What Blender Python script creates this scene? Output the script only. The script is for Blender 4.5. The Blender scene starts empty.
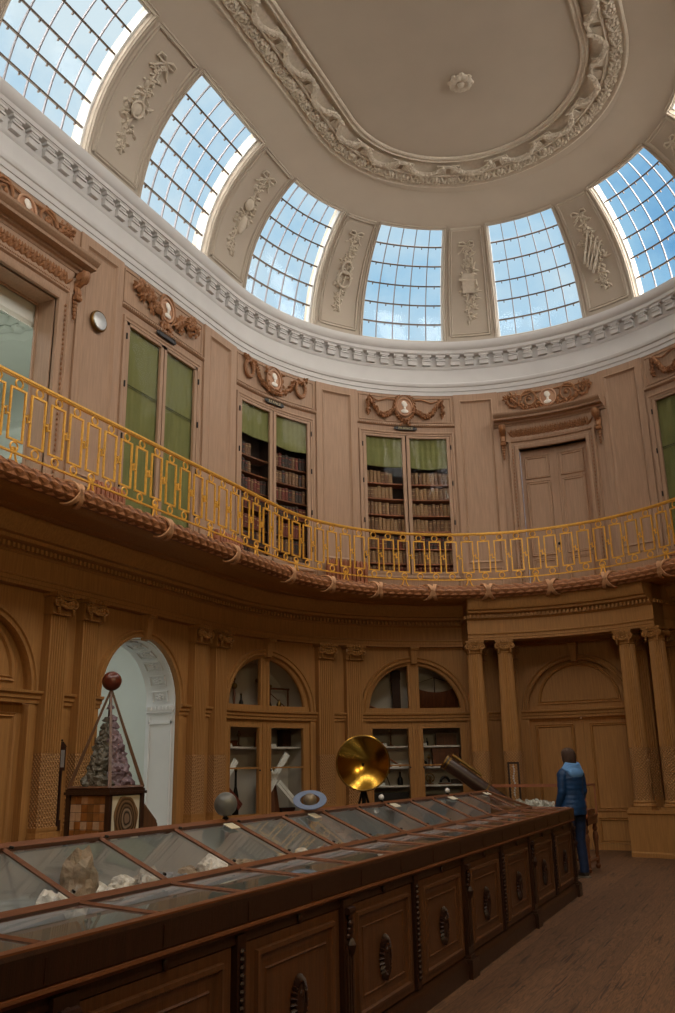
import bpy, bmesh, math, random
from math import sin, cos, pi, sqrt, atan2, radians as rad
from mathutils import Vector, Matrix, noise

SC = bpy.context.scene
COL = SC.collection
rng = random.Random(7)

# ------------------------------------------------------------------ plan of the oval room (stadium)
R0, L0 = 4.565, 4.69
Q = R0 * pi / 2
S1 = Q + 2 * L0                       # end of the straight side
CAM = (3.170, -7.056, 1.4215)

def theta(s):
    a = abs(s)
    if a <= Q: t = a / R0
    elif a <= S1: t = pi / 2
    else: t = pi / 2 + (a - S1) / R0
    return t if s >= 0 else -t

def W(s, d, z):
    a = abs(s); r = R0 - d
    if a <= Q:
        t = a / R0; x = -sin(t) * r; y = L0 + cos(t) * r
    elif a <= S1:
        x = -r; y = L0 - (a - Q)
    else:
        t = pi / 2 + (a - S1) / R0; x = -sin(t) * r; y = -L0 + cos(t) * r
    return (x if s >= 0 else -x, y, z)

BAYC = [0, 2.89, 5.84, 8.89, 11.86]
BAYW = [1.0, 1.01, 1.025, 1.05, 1.02]
def bayc(i):
    j = abs(i)
    c = BAYC[j] if j <= 4 else 2 * 11.86 - BAYC[8 - j]
    return c if i >= 0 else -c
def bayw(i):
    j = abs(i); j = j if j <= 4 else 8 - j
    return BAYW[j]

# ------------------------------------------------------------------ materials
MATS = {}
def nt_mat(name):
    m = bpy.data.materials.new(name); m.use_nodes = True
    MATS[name] = m
    return m, m.node_tree.nodes, m.node_tree.links, m.node_tree.nodes['Principled BSDF']
def lin(c):
    return tuple((x / 255 / 12.92 if x / 255 <= .04045 else ((x / 255 + .055) / 1.055) ** 2.4) for x in c) + (1,)
def simple(name, col, rough=.6, metal=0, var=.12, scale=6, bump=0, bscale=40, spec=.5, stretch=(1, 1, 1)):
    m, N, L, P = nt_mat(name)
    P.inputs['Roughness'].default_value = rough
    P.inputs['Metallic'].default_value = metal
    P.inputs['Specular IOR Level'].default_value = spec
    tc = N.new('ShaderNodeTexCoord'); mp = N.new('ShaderNodeMapping')
    mp.inputs['Scale'].default_value = stretch
    L.new(tc.outputs['Object'], mp.inputs['Vector'])
    nz = N.new('ShaderNodeTexNoise'); nz.inputs['Scale'].default_value = scale; nz.inputs['Detail'].default_value = 6
    L.new(mp.outputs[0], nz.inputs['Vector'])
    cr = N.new('ShaderNodeValToRGB')
    c = lin(col)
    cr.color_ramp.elements[0].position = .3; cr.color_ramp.elements[1].position = .7
    cr.color_ramp.elements[0].color = tuple(x * (1 - var) for x in c[:3]) + (1,)
    cr.color_ramp.elements[1].color = tuple(min(1, x * (1 + var)) for x in c[:3]) + (1,)
    L.new(nz.outputs['Fac'], cr.inputs['Fac']); L.new(cr.outputs[0], P.inputs['Base Color'])
    if bump:
        n2 = N.new('ShaderNodeTexNoise'); n2.inputs['Scale'].default_value = bscale; n2.inputs['Detail'].default_value = 3
        L.new(mp.outputs[0], n2.inputs['Vector'])
        b = N.new('ShaderNodeBump'); b.inputs['Strength'].default_value = bump; b.inputs['Distance'].default_value = .02
        L.new(n2.outputs['Fac'], b.inputs['Height']); L.new(b.outputs[0], P.inputs['Normal'])
    return m
def wood(name, col, rough=.55, var=.22, zgrain=True, scale=5, spec=.35, stretch=None):
    st = stretch or ((9, 9, .5) if zgrain else (9, .6, 9))
    m = simple(name, col, rough, 0, var, scale, .12, 30, spec, st)
    return m
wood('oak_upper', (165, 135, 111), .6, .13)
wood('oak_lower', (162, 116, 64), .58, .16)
wood('oak_ribbon', (196, 148, 108), .6, .1)
wood('oak_leaf', (160, 106, 68), .5, .25, scale=8)
wood('oak_carved', (150, 106, 72), .5, .2)
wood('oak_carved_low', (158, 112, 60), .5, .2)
wood('oak_garland', (132, 84, 50), .5, .25, scale=8)
wood('mahogany', (52, 31, 20), .3, .3, spec=.5)
wood('mahogany_panel', (90, 58, 35), .35, .3, spec=.5)
wood('mahogany_frame', (114, 72, 46), .4, .2, zgrain=False, spec=.2)
wood('dark_wood', (48, 26, 17), .45, .3)
wood('case_inside', (40, 24, 16), .7, .3)
wood('red_wood', (150, 92, 62), .5, .2)
wood('instrument_wood', (92, 50, 26), .4, .3)
simple('plaster_white', (206, 205, 204), .75, 0, .03, 3)
simple('plaster_cove', (188, 177, 162), .8, 0, .03, 2)
simple('plaster_ceiling', (184, 173, 158), .85, 0, .025, 2)
simple('plaster_relief', (204, 194, 178), .8, 0, .08, 20, .1, 60)
simple('white_room', (214, 218, 210), .8, 0, .03, 2)
simple('white_frame', (226, 228, 228), .5, 0, .03, 4)
simple('bar_grey', (150, 148, 156), .5, 0, .06, 4)
simple('bar_brown', (104, 90, 78), .5, 0, .1, 8)
simple('iron_dark', (26, 22, 20), .45, .6, .2, 10)
simple('gilt', (226, 170, 66), .4, .3, .15, 30)
simple('brass', (176, 134, 52), .2, 1, .1, 8)
simple('brass_old', (120, 92, 46), .4, .9, .3, 20)
simple('blind_green', (114, 116, 72), .85, 0, .12, 10, .25, 60, .2, (1, 1, .25))
simple('paper_white', (226, 226, 220), .8, 0, .03)
simple('paper_buff', (206, 198, 176), .8, 0, .05)
simple('plaque_black', (34, 30, 28), .5, 0, .1)
simple('plaque_ink', (196, 176, 130), .6, 0, .05)
simple('cameo_ground', (184, 142, 112), .6, 0, .06)
simple('cameo_white', (226, 220, 210), .6, 0, .04)
simple('dial_silver', (176, 176, 174), .35, .6, .1, 12)
simple('book_brown', (118, 84, 58), .6, 0, .2, 20)
simple('book_tan', (150, 116, 82), .6, 0, .2, 20)
simple('book_red', (112, 50, 38), .6, 0, .2, 20)
simple('book_dark', (62, 48, 42), .6, 0, .2, 20)
simple('book_gold', (150, 120, 80), .5, 0, .1, 20)
simple('niche_back', (196, 188, 176), .85, 0, .05, 3)
simple('shelf_white', (210, 204, 194), .6, 0, .03, 3)
simple('case_bed', (150, 158, 164), .85, 0, .05, 4)
simple('mineral_grey', (168, 166, 162), .6, 0, .35, 14, .6, 30)
simple('mineral_brown', (142, 126, 108), .6, 0, .35, 14, .6, 30)
simple('mineral_white', (224, 220, 216), .45, 0, .2, 14, .6, 30)
simple('mineral_dark', (66, 58, 54), .45, 0, .4, 14, .6, 30)
simple('mineral_green', (86, 80, 68), .5, 0, .4, 18, .8, 30)
simple('mineral_violet', (118, 98, 106), .4, 0, .4, 18, .8, 30)
simple('mineral_blue', (110, 122, 136), .45, 0, .35, 14, .6, 30)
simple('planet_grey', (104, 104, 100), .4, .2, .15, 8)
simple('planet_brass', (126, 112, 92), .35, .3, .25, 12)
simple('ring_blue', (104, 118, 146), .4, .1, .08, 10)
simple('pearl', (200, 200, 200), .3, 0, .05)
simple('ball_red', (96, 42, 26), .28, 0, .25, 6)
simple('silver_rock', (190, 188, 180), .3, .5, .3, 30, .8, 60)
simple('skin', (196, 146, 120), .6, 0, .05)
simple('hair', (70, 50, 38), .6, 0, .3, 30, .4, 60, .3, (8, 8, 1))
simple('jacket_blue', (10, 56, 98), .55, 0, .2, 12, .3, 20)
simple('hood_blue', (104, 156, 214), .7, 0, .08, 12, .3, 20)
simple('jeans', (16, 36, 70), .8, 0, .2, 18)
simple('shoe', (58, 48, 40), .7, 0, .15)
simple('shoe_sole', (120, 112, 100), .7, 0, .1)
simple('strap_black', (18, 18, 20), .6, 0, .1)

def lattice_mat(name, col, polar=False):
    m, N, L, P = nt_mat(name)
    P.inputs['Roughness'].default_value = .6
    tc = N.new('ShaderNodeTexCoord'); sx = N.new('ShaderNodeSeparateXYZ'); L.new(tc.outputs['Object'], sx.inputs[0])
    def M_(op, a, b=None):
        n = N.new('ShaderNodeMath'); n.operation = op
        for i, v in ((0, a), (1, b)):
            if v is None: continue
            if isinstance(v, (int, float)): n.inputs[i].default_value = v
            else: L.new(v, n.inputs[i])
        return n.outputs[0]
    if polar: u = M_('MULTIPLY', M_('ARCTAN2', sx.outputs[1], sx.outputs[0]), 18.0)
    else: u = M_('MULTIPLY', M_('ADD', sx.outputs[0], sx.outputs[1]), 2 * pi / .046)
    z = M_('MULTIPLY', sx.outputs[2], 2 * pi / .052)
    f = M_('MULTIPLY', M_('SINE', M_('MULTIPLY', M_('ADD', u, z), .5)), M_('SINE', M_('MULTIPLY', M_('SUBTRACT', u, z), .5)))
    f = M_('ABSOLUTE', f)
    mx = N.new('ShaderNodeValToRGB'); c = lin(col)
    mx.color_ramp.elements[0].color = tuple(x * .62 for x in c[:3]) + (1,); mx.color_ramp.elements[0].position = .05
    mx.color_ramp.elements[1].color = tuple(min(1, x * 1.05) for x in c[:3]) + (1,); mx.color_ramp.elements[1].position = .5
    L.new(f, mx.inputs['Fac']); L.new(mx.outputs[0], P.inputs['Base Color'])
    b = N.new('ShaderNodeBump'); b.inputs['Strength'].default_value = .8; b.inputs['Distance'].default_value = .02
    L.new(f, b.inputs['Height']); L.new(b.outputs[0], P.inputs['Normal'])
lattice_mat('oak_lattice', (176, 128, 74))
lattice_mat('oak_lattice_round', (176, 128, 74), True)

def floor_mat():
    m, N, L, P = nt_mat('floor_boards')
    P.inputs['Roughness'].default_value = .55
    tc = N.new('ShaderNodeTexCoord')
    rt = N.new('ShaderNodeMapping'); rt.inputs['Rotation'].default_value = (0, 0, rad(90))
    L.new(tc.outputs['Object'], rt.inputs['Vector'])
    br = N.new('ShaderNodeTexBrick'); br.inputs['Scale'].default_value = 1
    br.inputs['Brick Width'].default_value = 4.6; br.inputs['Row Height'].default_value = .27
    br.inputs['Mortar Size'].default_value = .003; br.offset = .37; br.inputs['Bias'].default_value = 0
    br.inputs['Color1'].default_value = lin((122, 88, 60)); br.inputs['Color2'].default_value = lin((102, 72, 48))
    br.inputs['Mortar'].default_value = lin((70, 48, 32))
    L.new(rt.outputs[0], br.inputs['Vector'])
    mp = N.new('ShaderNodeMapping'); mp.inputs['Scale'].default_value = (9, .55, 9)
    L.new(tc.outputs['Object'], mp.inputs['Vector'])
    nz = N.new('ShaderNodeTexNoise'); nz.inputs['Scale'].default_value = 2.2; nz.inputs['Detail'].default_value = 8
    nz.inputs['Distortion'].default_value = 1.2
    L.new(mp.outputs[0], nz.inputs['Vector'])
    wv = N.new('ShaderNodeMath'); wv.operation = 'SINE'
    ml = N.new('ShaderNodeMath'); ml.operation = 'MULTIPLY'; ml.inputs[1].default_value = 60
    L.new(nz.outputs['Fac'], ml.inputs[0]); L.new(ml.outputs[0], wv.inputs[0])
    cr = N.new('ShaderNodeValToRGB'); cr.color_ramp.elements[0].color = (.5, .48, .46, 1); cr.color_ramp.elements[1].color = (1.15, 1.12, 1.08, 1)
    mr = N.new('ShaderNodeMapRange'); mr.inputs[1].default_value = -1
    L.new(wv.outputs[0], mr.inputs[0]); L.new(mr.outputs[0], cr.inputs[0])
    # worn dark splinters
    m2 = N.new('ShaderNodeMapping'); m2.inputs['Scale'].default_value = (15, .55, 7); m2.inputs['Location'].default_value = (3, 1, 0)
    L.new(tc.outputs['Object'], m2.inputs['Vector'])
    n2 = N.new('ShaderNodeTexNoise'); n2.inputs['Scale'].default_value = 2.0; n2.inputs['Detail'].default_value = 5
    L.new(m2.outputs[0], n2.inputs['Vector'])
    c2 = N.new('ShaderNodeValToRGB'); c2.color_ramp.elements[0].position = .61; c2.color_ramp.elements[0].color = (1, 1, 1, 1)
    c2.color_ramp.elements[1].position = .64; c2.color_ramp.elements[1].color = (.34, .3, .28, 1)
    L.new(n2.outputs['Fac'], c2.inputs[0])
    a = N.new('ShaderNodeMix'); a.data_type = 'RGBA'; a.blend_type = 'MULTIPLY'; a.inputs[0].default_value = 1
    L.new(br.outputs[0], a.inputs[6]); L.new(cr.outputs[0], a.inputs[7])
    b = N.new('ShaderNodeMix'); b.data_type = 'RGBA'; b.blend_type = 'MULTIPLY'; b.inputs[0].default_value = 1
    L.new(a.outputs[2], b.inputs[6]); L.new(c2.outputs[0], b.inputs[7])
    L.new(b.outputs[2], P.inputs['Base Color'])
floor_mat()

def glass_mat(name, tint, gloss, rough=0.02, fres=True):
    m, N, L, P = nt_mat(name)
    N.remove(P)
    out = [n for n in N if n.type == 'OUTPUT_MATERIAL'][0]
    t = N.new('ShaderNodeBsdfTransparent'); t.inputs[0].default_value = tint + (1,)
    g = N.new('ShaderNodeBsdfGlossy'); g.inputs['Roughness'].default_value = rough; g.inputs[0].default_value = (1, 1, 1, 1)
    mx = N.new('ShaderNodeMixShader')
    if fres:
        ge = N.new('ShaderNodeNewGeometry'); dp = N.new('ShaderNodeVectorMath'); dp.operation = 'DOT_PRODUCT'
        L.new(ge.outputs['Normal'], dp.inputs[0]); L.new(ge.outputs['Incoming'], dp.inputs[1])
        ab = N.new('ShaderNodeMath'); ab.operation = 'ABSOLUTE'; L.new(dp.outputs['Value'], ab.inputs[0])
        om = N.new('ShaderNodeMath'); om.operation = 'SUBTRACT'; om.inputs[0].default_value = 1; om.use_clamp = True; L.new(ab.outputs[0], om.inputs[1])
        pw = N.new('ShaderNodeMath'); pw.operation = 'POWER'; pw.inputs[1].default_value = 5; L.new(om.outputs[0], pw.inputs[0])
        mu = N.new('ShaderNodeMath'); mu.operation = 'MULTIPLY_ADD'; mu.inputs[1].default_value = .9 * min(gloss, 1); mu.inputs[2].default_value = .05 * gloss; mu.use_clamp = True
        L.new(pw.outputs[0], mu.inputs[0]); L.new(mu.outputs[0], mx.inputs[0])
    else: mx.inputs[0].default_value = gloss
    L.new(t.outputs[0], mx.inputs[1]); L.new(g.outputs[0], mx.inputs[2]); L.new(mx.outputs[0], out.inputs[0])
glass_mat('glass_window', (.93, .97, .98), .03, .1, False)
glass_mat('glass_case', (.92, .94, .94), 1.0)
glass_mat('glass_door', (.95, .96, .94), .1)

def tile_mat():
    m, N, L, P = nt_mat('stone_tiles')
    P.inputs['Roughness'].default_value = .35
    tc = N.new('ShaderNodeTexCoord'); sx = N.new('ShaderNodeSeparateXYZ'); cx = N.new('ShaderNodeCombineXYZ')
    L.new(tc.outputs['Object'], sx.inputs[0])
    ad = N.new('ShaderNodeMath'); ad.operation = 'SUBTRACT'
    L.new(sx.outputs[0], ad.inputs[0]); L.new(sx.outputs[1], ad.inputs[1])
    L.new(sx.outputs[0], cx.inputs[0]); L.new(sx.outputs[2], cx.inputs[1])
    sn = N.new('ShaderNodeVectorMath'); sn.operation = 'SNAP'; sn.inputs[1].default_value = (.0655, .0655, 1)
    L.new(cx.outputs[0], sn.inputs[0])
    wn = N.new('ShaderNodeTexWhiteNoise'); wn.noise_dimensions = '3D'; L.new(sn.outputs[0], wn.inputs['Vector'])
    cr = N.new('ShaderNodeValToRGB'); e = cr.color_ramp.elements
    e[0].color = lin((120, 70, 30)); e[1].color = lin((176, 146, 118)); e.new(.3).color = lin((150, 92, 42)); e.new(.55).color = lin((112, 72, 34)); e.new(.8).color = lin((158, 104, 58))
    L.new(wn.outputs[0], cr.inputs[0])
    nz = N.new('ShaderNodeTexNoise'); nz.inputs['Scale'].default_value = 18; nz.inputs['Detail'].default_value = 5
    mx = N.new('ShaderNodeMix'); mx.data_type = 'RGBA'; mx.blend_type = 'OVERLAY'; mx.inputs[0].default_value = .5
    L.new(tc.outputs['Object'], nz.inputs['Vector']); L.new(cr.outputs[0], mx.inputs[6]); L.new(nz.outputs['Fac'], mx.inputs[7])
    L.new(mx.outputs[2], P.inputs['Base Color'])
tile_mat()
def agate_mat():
    m, N, L, P = nt_mat('agate')
    P.inputs['Roughness'].default_value = .2
    tc = N.new('ShaderNodeTexCoord'); ln = N.new('ShaderNodeVectorMath'); ln.operation = 'LENGTH'
    mp = N.new('ShaderNodeMapping'); mp.inputs['Scale'].default_value = (1, 1, .82)
    nz = N.new('ShaderNodeTexNoise'); nz.inputs['Scale'].default_value = 7
    L.new(tc.outputs['Object'], mp.inputs[0]); L.new(mp.outputs[0], ln.inputs[0]); L.new(mp.outputs[0], nz.inputs[0])
    a = N.new('ShaderNodeMath'); a.operation = 'MULTIPLY_ADD'; a.inputs[1].default_value = .05
    L.new(nz.outputs['Fac'], a.inputs[0]); L.new(ln.outputs['Value'], a.inputs[2])
    b = N.new('ShaderNodeMath'); b.operation = 'MULTIPLY'; b.inputs[1].default_value = 5.2
    L.new(a.outputs[0], b.inputs[0])
    cr = N.new('ShaderNodeValToRGB'); e = cr.color_ramp.elements
    e[0].color = lin((120, 100, 84)); e[1].color = lin((96, 66, 38))
    for p, c in ((.28, (128, 104, 84)), (.34, (34, 26, 22)), (.44, (150, 128, 104)), (.5, (50, 36, 26)), (.58, (110, 86, 60)), (.63, (40, 28, 22)), (.72, (124, 96, 66)), (.78, (60, 42, 28)), (.88, (130, 100, 66))):
        e.new(p).color = lin(c)
    L.new(b.outputs[0], cr.inputs[0]); L.new(cr.outputs[0], P.inputs['Base Color'])
agate_mat()

# ------------------------------------------------------------------ mesh builder
class MB:
    def __init__(s): s.v = []; s.f = []; s.m = []
    def add(s, vs, fs, mi=0):
        o = len(s.v); s.v += [tuple(p) for p in vs]; s.f += [tuple(o + i for i in f) for f in fs]; s.m += [mi] * len(fs); return s
    def merge(s, o, M=None, mi=None):
        vs = [tuple(M @ Vector(p)) for p in o.v] if M is not None else o.v
        k = len(s.v); s.v += vs; s.f += [tuple(k + i for i in f) for f in o.f]; s.m += (o.m if mi is None else [mi] * len(o.m)); return s
    def box(s, a0, a1, b0, b1, c0, c1, n=1, mi=0, nc=1):
        vs = []; fs = []
        for i in range(n + 1):
            a = a0 + (a1 - a0) * i / n
            vs += [(a, b0, c0), (a, b1, c0), (a, b1, c1), (a, b0, c1)]
        for i in range(n):
            k = 4 * i
            for j in range(4): fs.append((k + j, k + (j + 1) % 4, k + 4 + (j + 1) % 4, k + 4 + j))
        fs += [(3, 2, 1, 0), (4 * n, 4 * n + 1, 4 * n + 2, 4 * n + 3)]
        return s.add(vs, fs, mi)
    def band(s, prof, s0, s1, n, closed=False, mi=0, caps=False):
        k = len(prof); vs = []; fs = []
        for i in range(n + 1):
            a = s0 + (s1 - s0) * i / n
            vs += [(a, d, z) for d, z in prof]
        for i in range(n):
            for j in range(k if closed else k - 1):
                j2 = (j + 1) % k
                fs.append((i * k + j, i * k + j2, (i + 1) * k + j2, (i + 1) * k + j))
        if caps: fs += [tuple(range(k)), tuple(n * k + j for j in reversed(range(k)))]
        return s.add(vs, fs, mi)
    def sweep(s, path, prof, closed=False, mi=0, caps=True):
        # path in (a,c) plane, prof = (outward offset, b)
        path = [q for j, q in enumerate(path) if j == 0 or math.dist(q, path[j - 1]) > 1e-5]
        if closed and math.dist(path[0], path[-1]) < 1e-5: path = path[:-1]
        n = len(path); k = len(prof); vs = []; fs = []
        for i, (x, z) in enumerate(path):
            if closed: p0, p1 = path[i - 1], path[(i + 1) % n]
            else: p0, p1 = path[max(i - 1, 0)], path[min(i + 1, n - 1)]
            def nn(ax, az, bx, bz):
                dx, dz = bx - ax, bz - az; l = math.hypot(dx, dz)
                return None if l < 1e-9 else (-dz / l, dx / l)
            a = nn(p0[0], p0[1], x, z); b = nn(x, z, p1[0], p1[1]); a = a or b; b = b or a
            mx, mz = a[0] + b[0], a[1] + b[1]; l2 = mx * mx + mz * mz
            sc = 2 / l2 if l2 > .2 else 1
            mx *= sc; mz *= sc
            vs += [(x + mx * o, d, z + mz * o) for o, d in prof]
        for i in range(n if closed else n - 1):
            i2 = (i + 1) % n
            for j in range(k - 1): fs.append((i * k + j, i * k + j + 1, i2 * k + j + 1, i2 * k + j))
        if not closed and caps and k > 2: fs += [tuple(range(k)), tuple((n - 1) * k + j for j in reversed(range(k)))]
        return s.add(vs, fs, mi)
    def tube(s, pts, r, n=6, mi=0, closed=False, flat=1):
        pts = [Vector(p) for p in pts]; m = len(pts); vs = []; fs = []
        rs = r if isinstance(r, (list, tuple)) else [r] * m
        up = None
        for i in range(m):
            t = (pts[(i + 1) % m] - pts[i - 1]) if closed else (pts[min(i + 1, m - 1)] - pts[max(i - 1, 0)])
            if t.length < 1e-9: t = Vector((0, 0, 1))
            t.normalize()
            if up is None:
                up = Vector((0, 1, 0)) if abs(t.y) < .9 else Vector((1, 0, 0))
            a = t.cross(up)
            if a.length < 1e-6: a = t.cross(Vector((1, .1, 0)))
            a.normalize(); b = a.cross(t).normalized(); up = b
            for j in range(n):
                w = 2 * pi * j / n
                vs.append(tuple(pts[i] + a * cos(w) * rs[i] + b * sin(w) * rs[i] * flat))
        for i in range(m if closed else m - 1):
            i2 = (i + 1) % m
            for j in range(n): fs.append((i * n + j, i * n + (j + 1) % n, i2 * n + (j + 1) % n, i2 * n + j))
        if not closed: fs += [tuple(reversed(range(n))), tuple((m - 1) * n + j for j in range(n))]
        return s.add(vs, fs, mi)
    def lathe(s, prof, c=(0, 0, 0), n=16, mi=0, fl=0, nf=0, a0=0, cap=True):
        vs = []; fs = []; k = len(prof)
        for r, z in prof:
            for j in range(n):
                w = 2 * pi * j / n + a0
                rr = r * (1 - fl * (.5 + .5 * cos(w * nf))) if nf else r
                vs.append((c[0] + cos(w) * rr, c[1] + sin(w) * rr, c[2] + z))
        for i in range(k - 1):
            for j in range(n): fs.append((i * n + j, i * n + (j + 1) % n, (i + 1) * n + (j + 1) % n, (i + 1) * n + j))
        if cap: fs += [tuple(reversed(range(n))), tuple((k - 1) * n + j for j in range(n))]
        return s.add(vs, fs, mi)
    def ball(s, c, r, n=12, m=8, mi=0):
        rx, ry, rz = r if isinstance(r, (list, tuple)) else (r, r, r)
        vs = [(c[0], c[1], c[2] - rz)]; fs = []
        for i in range(1, m):
            p = -pi / 2 + pi * i / m
            for j in range(n):
                w = 2 * pi * j / n
                vs.append((c[0] + cos(w) * cos(p) * rx, c[1] + sin(w) * cos(p) * ry, c[2] + sin(p) * rz))
        vs.append((c[0], c[1], c[2] + rz)); t = len(vs) - 1
        for j in range(n):
            fs.append((0, 1 + (j + 1) % n, 1 + j)); fs.append((t, 1 + (m - 2) * n + j, 1 + (m - 2) * n + (j + 1) % n))
        for i in range(m - 2):
            for j in range(n): fs.append((1 + i * n + j, 1 + i * n + (j + 1) % n, 1 + (i + 1) * n + (j + 1) % n, 1 + (i + 1) * n + j))
        return s.add(vs, fs, mi)
    def leaf(s, c, ang, l, w, h, mi=0):
        # relief leaf in the (a,c) plane raised towards +b
        ca, sa = cos(ang), sin(ang)
        def P(x, y, z): return (c[0] + ca * x - sa * y, c[1] + z, c[2] + sa * x + ca * y)
        vs = [P(0, 0, 0), P(l * .4, w, 0), P(l * .4, -w, 0), P(l, 0, 0), P(l * .4, 0, h), P(l * .12, 0, h * .5), P(l * .8, 0, h * .6)]
        return s.add(vs, [(0, 5, 1), (5, 4, 1), (4, 6, 1), (6, 3, 1), (0, 2, 5), (5, 2, 4), (4, 2, 6), (6, 2, 3)], mi)
    def build(s, name, mats, parent=None, xf=None, smooth=True, loc=None, ang=38, props=None):
        """mesh coordinates (through xf) are world; stored relative to loc or to the parent's place"""
        vs = [xf(p) for p in s.v] if xf else s.v
        o0 = Vector(loc) if loc is not None else (Vector((0, 0, 0)) if parent is None else None)
        me = bpy.data.meshes.new(name)
        if parent is not None:
            P = world_inv(parent)
            if loc is not None:
                base = Vector(loc); pv = [tuple(P @ Vector(p) - P @ base) for p in vs]
            else: pv = [tuple(P @ Vector(p)) for p in vs]
        else: pv = [tuple(Vector(p) - o0) for p in vs]
        me.from_pydata(pv, [], s.f)
        mats = mats if isinstance(mats, (list, tuple)) else [mats]
        for m in mats: me.materials.append(MATS[m])
        if len(mats) > 1: me.polygons.foreach_set('material_index', s.m)
        bm = bmesh.new(); bm.from_mesh(me); bmesh.ops.recalc_face_normals(bm, faces=bm.faces); bm.to_mesh(me); bm.free()
        if smooth:
            me.polygons.foreach_set('use_smooth', [True] * len(me.polygons)); me.set_sharp_from_angle(angle=rad(ang))
        o = bpy.data.objects.new(name, me); COL.objects.link(o)
        if parent is not None:
            o.parent = parent
            if loc is not None: o.location = world_inv(parent) @ Vector(loc)
        elif loc is not None: o.location = loc
        for k, v in (props or {}).items(): o[k] = v
        return o

def world(o):
    M = Matrix.Translation(o.location) @ o.rotation_euler.to_matrix().to_4x4()
    return (world(o.parent) @ M) if o.parent else M
def world_inv(o): return world(o).inverted()

def thing(name, label, cat, loc=(0, 0, 0), rz=0, group=None):
    o = bpy.data.objects.new(name, None); COL.objects.link(o)
    o.empty_display_size = .1
    o.location = loc; o.rotation_euler = (0, 0, rz); o['label'] = label; o['category'] = cat
    if group: o['group'] = group
    return o
def tag(o, label, cat, group=None):
    o['label'] = label; o['category'] = cat
    if group: o['group'] = group
    return o
def struct(o, label=None, cat=None):
    o['kind'] = 'structure'
    if label: o['label'] = label
    if cat: o['category'] = cat
    return o
def sempty(name, loc=(0, 0, 0), label=None, cat=None):
    o = bpy.data.objects.new(name, None); COL.objects.link(o); o.location = loc; o.empty_display_size = .1
    return struct(o, label, cat)
def dup(root, loc=None, rz=None, label=None, group=None):
    r = root.copy(); COL.objects.link(r)
    if loc is not None: r.location = loc
    if rz is not None: r.rotation_euler = (0, 0, rz)
    if label: r['label'] = label
    if group: r['group'] = group
    for ch in list(root.children):
        c = ch.copy(); COL.objects.link(c); c.parent = r
        for g in list(ch.children):
            e = g.copy(); COL.objects.link(e); e.parent = c
    return r
def bayxf(c): return lambda p: W(c + p[0], p[1], p[2])
def locxf(s, d, z):
    """flat local frame (u, d, z) standing on the wall at s"""
    t = theta(s); o = W(s, d, z)
    ux, uy = -cos(t), -sin(t); dx, dy = sin(t), -cos(t)
    return lambda p: (o[0] + ux * p[0] + dx * p[1], o[1] + uy * p[0] + dy * p[1], o[2] + p[2])
def arcpath(r, z0, a0=pi, a1=0, n=28, c=0):
    return [(c + cos(a0 + (a1 - a0) * i / n) * r, z0 + sin(a0 + (a1 - a0) * i / n) * r) for i in range(n + 1)]
def rectpath(u0, u1, z0, z1, sub=4):
    p = []
    for i in range(sub): p.append((u0 + (u1 - u0) * i / sub, z1))
    p.append((u1, z1))
    for i in range(sub): p.append((u1 + (u0 - u1) * i / sub, z0))
    p.append((u0, z0))
    return p
# ================================================================== THE SETTING
def plate_arch(mb, hw, r, z0, z1, zs, d, nseg=10, nside=3, thick=None, open_=True, mi=0):
    """wall plate at depth d between u=-hw..hw with an opening |u|<r (springing zs, half round)"""
    us = [-hw + (hw - r) * i / nside for i in range(nside)] + [-r * cos(pi * i / (2 * nseg)) for i in range(2 * nseg + 1)]
    us += [r + (hw - r) * (i + 1) / nside for i in range(nside)]
    def zb(u): return zs + sqrt(max(0, r * r - u * u))
    vs = []; fs = []
    for u in us: vs += [(u, d, min(zb(u), z1) if abs(u) <= r + 1e-6 else zs), (u, d, z1)]
    for i in range(len(us) - 1): fs.append((2 * i, 2 * i + 1, 2 * i + 3, 2 * i + 2))
    mb.add(vs, fs, mi)
    for s in (-1, 1):
        vs = []; fs = []
        for i in range(nside + 1):
            u = s * (r + (hw - r) * i / nside); vs += [(u, d, z0), (u, d, zs)]
        for i in range(nside): fs.append((2 * i, 2 * i + 1, 2 * i + 3, 2 * i + 2))
        mb.add(vs, fs, mi)
    if thick is not None:                        # reveal
        path = [(-r, z0)] + arcpath(r, zs, n=24) + [(r, z0)]
        mb.sweep(path, [(0, d), (0, thick)], caps=False)
def plate(mb, u0, u1, z0, z1, d, n=8, mi=0):
    vs = []; fs = []
    for i in range(n + 1):
        u = u0 + (u1 - u0) * i / n; vs += [(u, d, z0), (u, d, z1)]
    for i in range(n): fs.append((2 * i, 2 * i + 1, 2 * i + 3, 2 * i + 2))
    mb.add(vs, fs, mi)
def plate_hole(mb, hw, h, z0, z1, a0, a1, d, thick):
    plate(mb, -hw, -h, z0, z1, d, 3); plate(mb, h, hw, z0, z1, d, 3)
    plate(mb, -h, h, a1, z1, d)
    if a0 > z0: plate(mb, -h, h, z0, a0, d)
    mb.sweep([(-h, a0), (-h, a1)] + [(-h + 2 * h * i / 6, a1) for i in range(1, 7)] + [(h, a0)], [(0, d), (0, thick)], caps=False)
    if a0 > z0: mb.sweep([(-h + 2 * h * i / 6, a0) for i in range(7)], [(0, d), (0, thick)], caps=False)

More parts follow.
